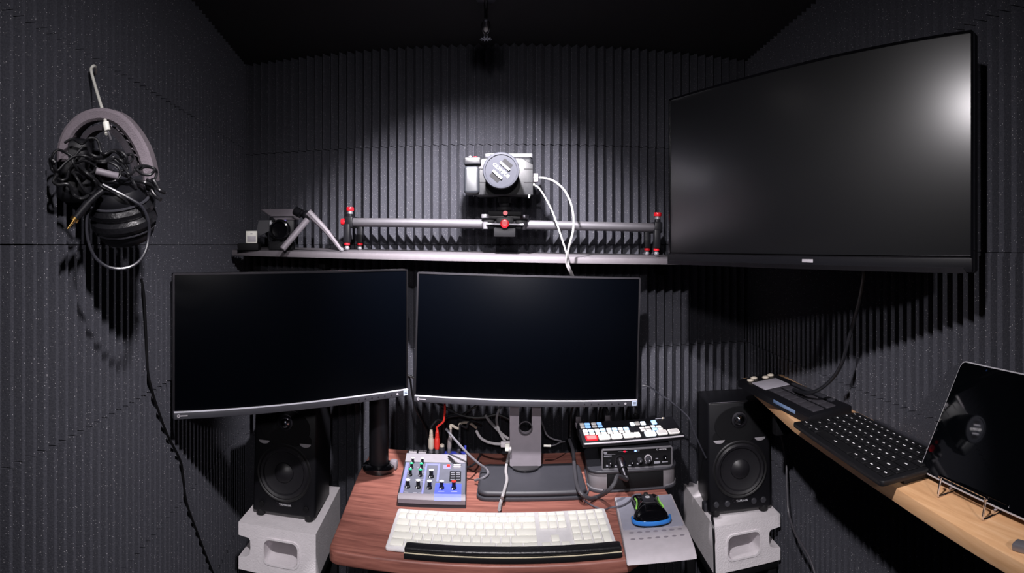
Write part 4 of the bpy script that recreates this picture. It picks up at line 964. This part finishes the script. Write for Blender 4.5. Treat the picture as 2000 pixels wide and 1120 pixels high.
# stand
es = thing('tablet_stand', 'chrome wire stand holding up the tablet on the wooden shelf', 'stand', BL+bd*.11-Vector((0, 0, .0105)), MT.to_euler())
es.rotation_euler = (0, 0, atan2(bd.y, bd.x))
# local: +X along the tablet, +Y to the wall (or away), Z up
yl = 1 if (Matrix.Rotation(atan2(bd.y, bd.x), 3, 'Z') @ Vector((0, 1, 0))).x > 0 else -1
w_ = .0016
lp = []
for x in (-.038, .050):
    lp.append([(x, yl*.055, .0018), (x, yl*.0, .0018), (x, -yl*.018, .0018), (x, -yl*.021, .006), (x, -yl*.016, .026)])
mbs = MB()
for pth in lp: mbs.tube(pth, w_, seg=8, smooth=5)
mbs.tube([(-.038, -yl*.016, .026), (-.036, -yl*.0155, .0285), (.048, -yl*.0155, .0285), (.050, -yl*.016, .026)], w_, seg=8, smooth=4).build('front_loop', CHROME, es)
mbk = MB()
for x in (-.038, .050): mbk.tube([(x, yl*.055, .0018), (x, yl*.060, .006), (x, yl*.075, .07), (x, yl*.078, .12)], w_, seg=8)
mbk.tube([(-.038, yl*.078, .12), (.050, yl*.078, .12)], w_, seg=8, smooth=0).build('back_frame', CHROME, es)
for x in (-.038, .050): MB().tube([(x, -yl*.004, .0062), (x, yl*.006, .0060)], .0030, seg=8, smooth=0).build('rest_sleeve', CHROME, es)
tag(MB().box((0, 0, .0045), (.014, .030, .0085), .002).build('metal_bar', SILVER, None, at(1992, 1052, .655)*1 - Vector((0, 0, 0)), (0, 0, .2)), 'small silver bar on the wooden shelf at the right edge, under the tablet', 'bar')
bpy.data.objects['metal_bar'].location = Vector((.503, .402, WZ))

# ------------------------------------------------------------------ headphones on the left wall
HR = .79; s_ = HR/F; a0 = (215-XC)/F
hp0 = at(211, 343, HR)
hp = thing('headphones', 'black headphones with a grey padded headband hanging on the white hook', 'headphones', hp0, (0, 0, -a0))
def H(px_, py_, d=0): return Vector(((px_-215)*s_, d, -(py_-350)*s_))     # local: X image right, Y away, Z up
prof = [(-.022+.0, .0), (-.022, .010), (-.018, .0145), (.018, .0145), (.022, .010), (.022, 0), (.018, -.0035), (-.018, -.0035)]
arc_ = [H(140, 318), H(141, 290), H(152, 262), H(175, 240), H(207, 232), H(238, 241), H(264, 268), H(283, 302), H(293, 338), H(296, 358)]
arc_ = [Vector((p.x, .012+.02*i/9, p.z)) for i, p in enumerate(arc_)]
MB().sweep(arc_, prof, (0.25, 1, .18)).build('headband', FABRIC, hp)
inner = [H(166, 292), H(172, 272), H(186, 256), H(207, 249), H(232, 258), H(253, 282), H(268, 312), H(277, 345)]
inner = [Vector((p.x, .026, p.z)) for p in inner]
ip = MB().sweep(inner, [(-.020, -.004), (-.020, .004), (.020, .004), (.020, -.004)], (0.25, 1, .18)).build('headband_lining', FABRICD, hp)
st = MB()
for k in range(9):
    p = spline(arc_, 6)[int(26+k*2.6)]; st.box((p.x-.006, p.y-.010, p.z-.008), (.0065, .004, .0016), rot=(0, .9-.06*k, 0))
st.build('stitch_ribs', mat('stitch_grey', (150, 142, 150), .9), ip)
# ear cups: axis mostly vertical, tipped toward the viewer
def cup(c, axis, name, scale=1.0, two=True):
    M = Matrix.Translation(c) @ Vector(axis).to_track_quat('Z', 'Y').to_matrix().to_4x4() @ Matrix.Diagonal((scale*1.0, scale*.86, scale, 1))
    h_ = MB().lathe([(0, .030), (.020, .0295), (.036, .026), (.042, .018), (.043, .008), (.041, .004)], 40, M=M).build(name, BLACK, hp)
    MB().lathe([(.041, .006), (.047, .004), (.051, -.002), (.050, -.010), (.044, -.0145), (.034, -.013), (.028, -.006), (0, -.004)], 40, M=M).build('cushion', LEATHER, h_)
    MB().lathe([(.0425, .0085), (.0465, .0085), (.0470, .0065), (.0425, .006)], 40, M=M).build('trim_ring', DGREY, h_)
    return h_
cup(H(238, 404, .012), (-.20, -.45, .86), 'ear_cup', .96)
cup(H(247, 440, .016), (.22, .42, -.88), 'ear_cup', .96)
MB().tube([H(292, 345, .03), H(300, 370, .03), H(303, 400, .03), H(298, 428, .03)], .006, seg=10).build('yoke', BLACK, hp)
MB().tube([H(140, 310, .02), H(136, 335, .02), H(142, 370, .02)], .010, seg=10).build('yoke', BLACK, hp)
MB().box(H(150, 318, .012), (.042, .036, .062), .012, 3, rot=(0, .15, 0)).box(H(150, 365, .02), (.055, .03, .05), .014, 3).build('slider_joint', BLACK, hp)
# tangled cord in front
rnd = random.Random(11)
mbc = MB()
def loopy(pts, r=.0019, d0=-.022):
    mbc.tube([Vector((H(x, y).x, d0+rnd.uniform(-.008, .006), H(x, y).z)) for x, y in pts], r, seg=8, smooth=7)
loopy([(132, 292), (148, 284), (165, 292), (180, 283), (195, 287), (202, 310), (210, 314), (222, 308), (235, 312), (245, 325), (255, 330), (262, 322), (258, 315), (244, 318), (240, 330), (255, 352), (265, 345), (268, 335)])
loopy([(150, 320), (135, 310), (120, 306), (110, 318), (112, 335), (120, 345), (135, 330), (152, 318), (172, 318), (190, 325), (210, 326), (225, 318), (240, 325), (252, 340), (240, 345)])
loopy([(168, 298), (152, 318), (150, 332), (168, 350), (188, 345), (192, 330), (205, 326), (222, 331), (235, 340), (238, 355), (225, 366), (205, 364), (195, 350), (192, 336), (172, 326), (155, 329)])
loopy([(116, 355), (126, 363), (137, 360), (140, 345), (150, 335), (165, 342), (178, 355), (190, 365), (193, 378), (182, 388), (170, 382), (158, 362), (150, 350)])
loopy([(270, 345), (285, 337), (302, 342), (296, 352), (280, 352), (270, 342), (282, 334), (300, 340), (308, 348), (300, 365), (288, 362)])
loopy([(268, 362), (285, 368), (300, 372), (312, 382), (322, 386), (312, 380), (300, 362), (296, 375), (306, 392), (315, 400)], .0026)
loopy([(160, 335), (175, 350), (190, 362), (200, 372), (218, 382), (240, 396), (258, 410)], .0028, -.026)
loopy([(115, 330), (106, 322), (108, 340), (118, 352), (112, 365), (122, 372), (140, 372), (150, 390), (165, 398), (178, 392)], .0026)
loopy([(225, 350), (240, 351), (255, 356), (264, 368), (268, 378)], .0024)
loopy([(178, 300), (182, 314), (195, 320), (212, 316), (225, 306), (240, 310), (250, 322), (240, 332), (226, 322), (206, 330), (186, 322), (176, 310)], .0024)
mbc.build('tangled_cord', CABLE, hp)
MB().cyl(H(192, 347, -.034), H(234, 357, -.030), .0048, seg=16, bev=.001).build('cord_sleeve', MGREY, hp)
MB().tube([H(203, 386, -.026), H(190, 396, -.028), H(180, 412, -.028), H(175, 440, -.026), H(177, 475, -.024), H(190, 508, -.022), H(214, 527, -.02), H(243, 531, -.018), H(270, 521, -.016), H(287, 498, -.014), H(294, 465, -.014), H(291, 438, -.022), H(280, 415, -.028), H(262, 402, -.03), H(232, 386, -.03), H(205, 372, -.028)], .0023, seg=8).build('cord_loop', mat('cord_sheen', (44, 44, 50), .3), hp)
pgo = MB().tube([H(205, 384, -.03), H(192, 394, -.032), H(178, 408, -.034)], .0046, seg=12, smooth=3).cyl(H(178, 408, -.034), H(154, 437, -.038), .0062, .0052, seg=18).build('plug', BLACK, hp)
MB().cyl(H(155, 436, -.038), H(151, 441, -.0385), .0058, seg=14).cyl(H(151, 441, -.0385), H(140, 456, -.040), .0022, .0016, seg=12).build('plug_tip', GOLD, pgo)
# hook
hk = thing('wall_hook', 'long thin white hook sticking out of the left foam wall above the headphones', 'hook', at(183, 132, wall_r(183, LW)))
b0 = hk.location.copy()
rw = wall_r(183, LW)
MB().tube([p-b0 for p in (at(186, 150, rw+.03), at(187, 134, rw+.004), at(184, 129, rw-.012), at(180, 131, rw-.016), at(178, 138, rw-.016), at(185, 165, rw-.03), at(194, 195, rw-.055), at(203, 225, rw-.09), at(207, 245, HR-.022), at(208, 262, HR-.035))], .0024, seg=10).build('rod', WHITE, hk)
MB().cyl(at(206, 238, HR-.034)-b0, at(210, 256, HR-.036)-b0, .0044, seg=14, bev=.0015).build('white_sleeve', WHITE, hk)
MB().tube([at(210, 256, HR-.036)-b0, at(213, 263, HR-.034)-b0, at(216, 272, HR-.030)-b0], .0018, smooth=2).build('metal_tip', SILVER, hk)
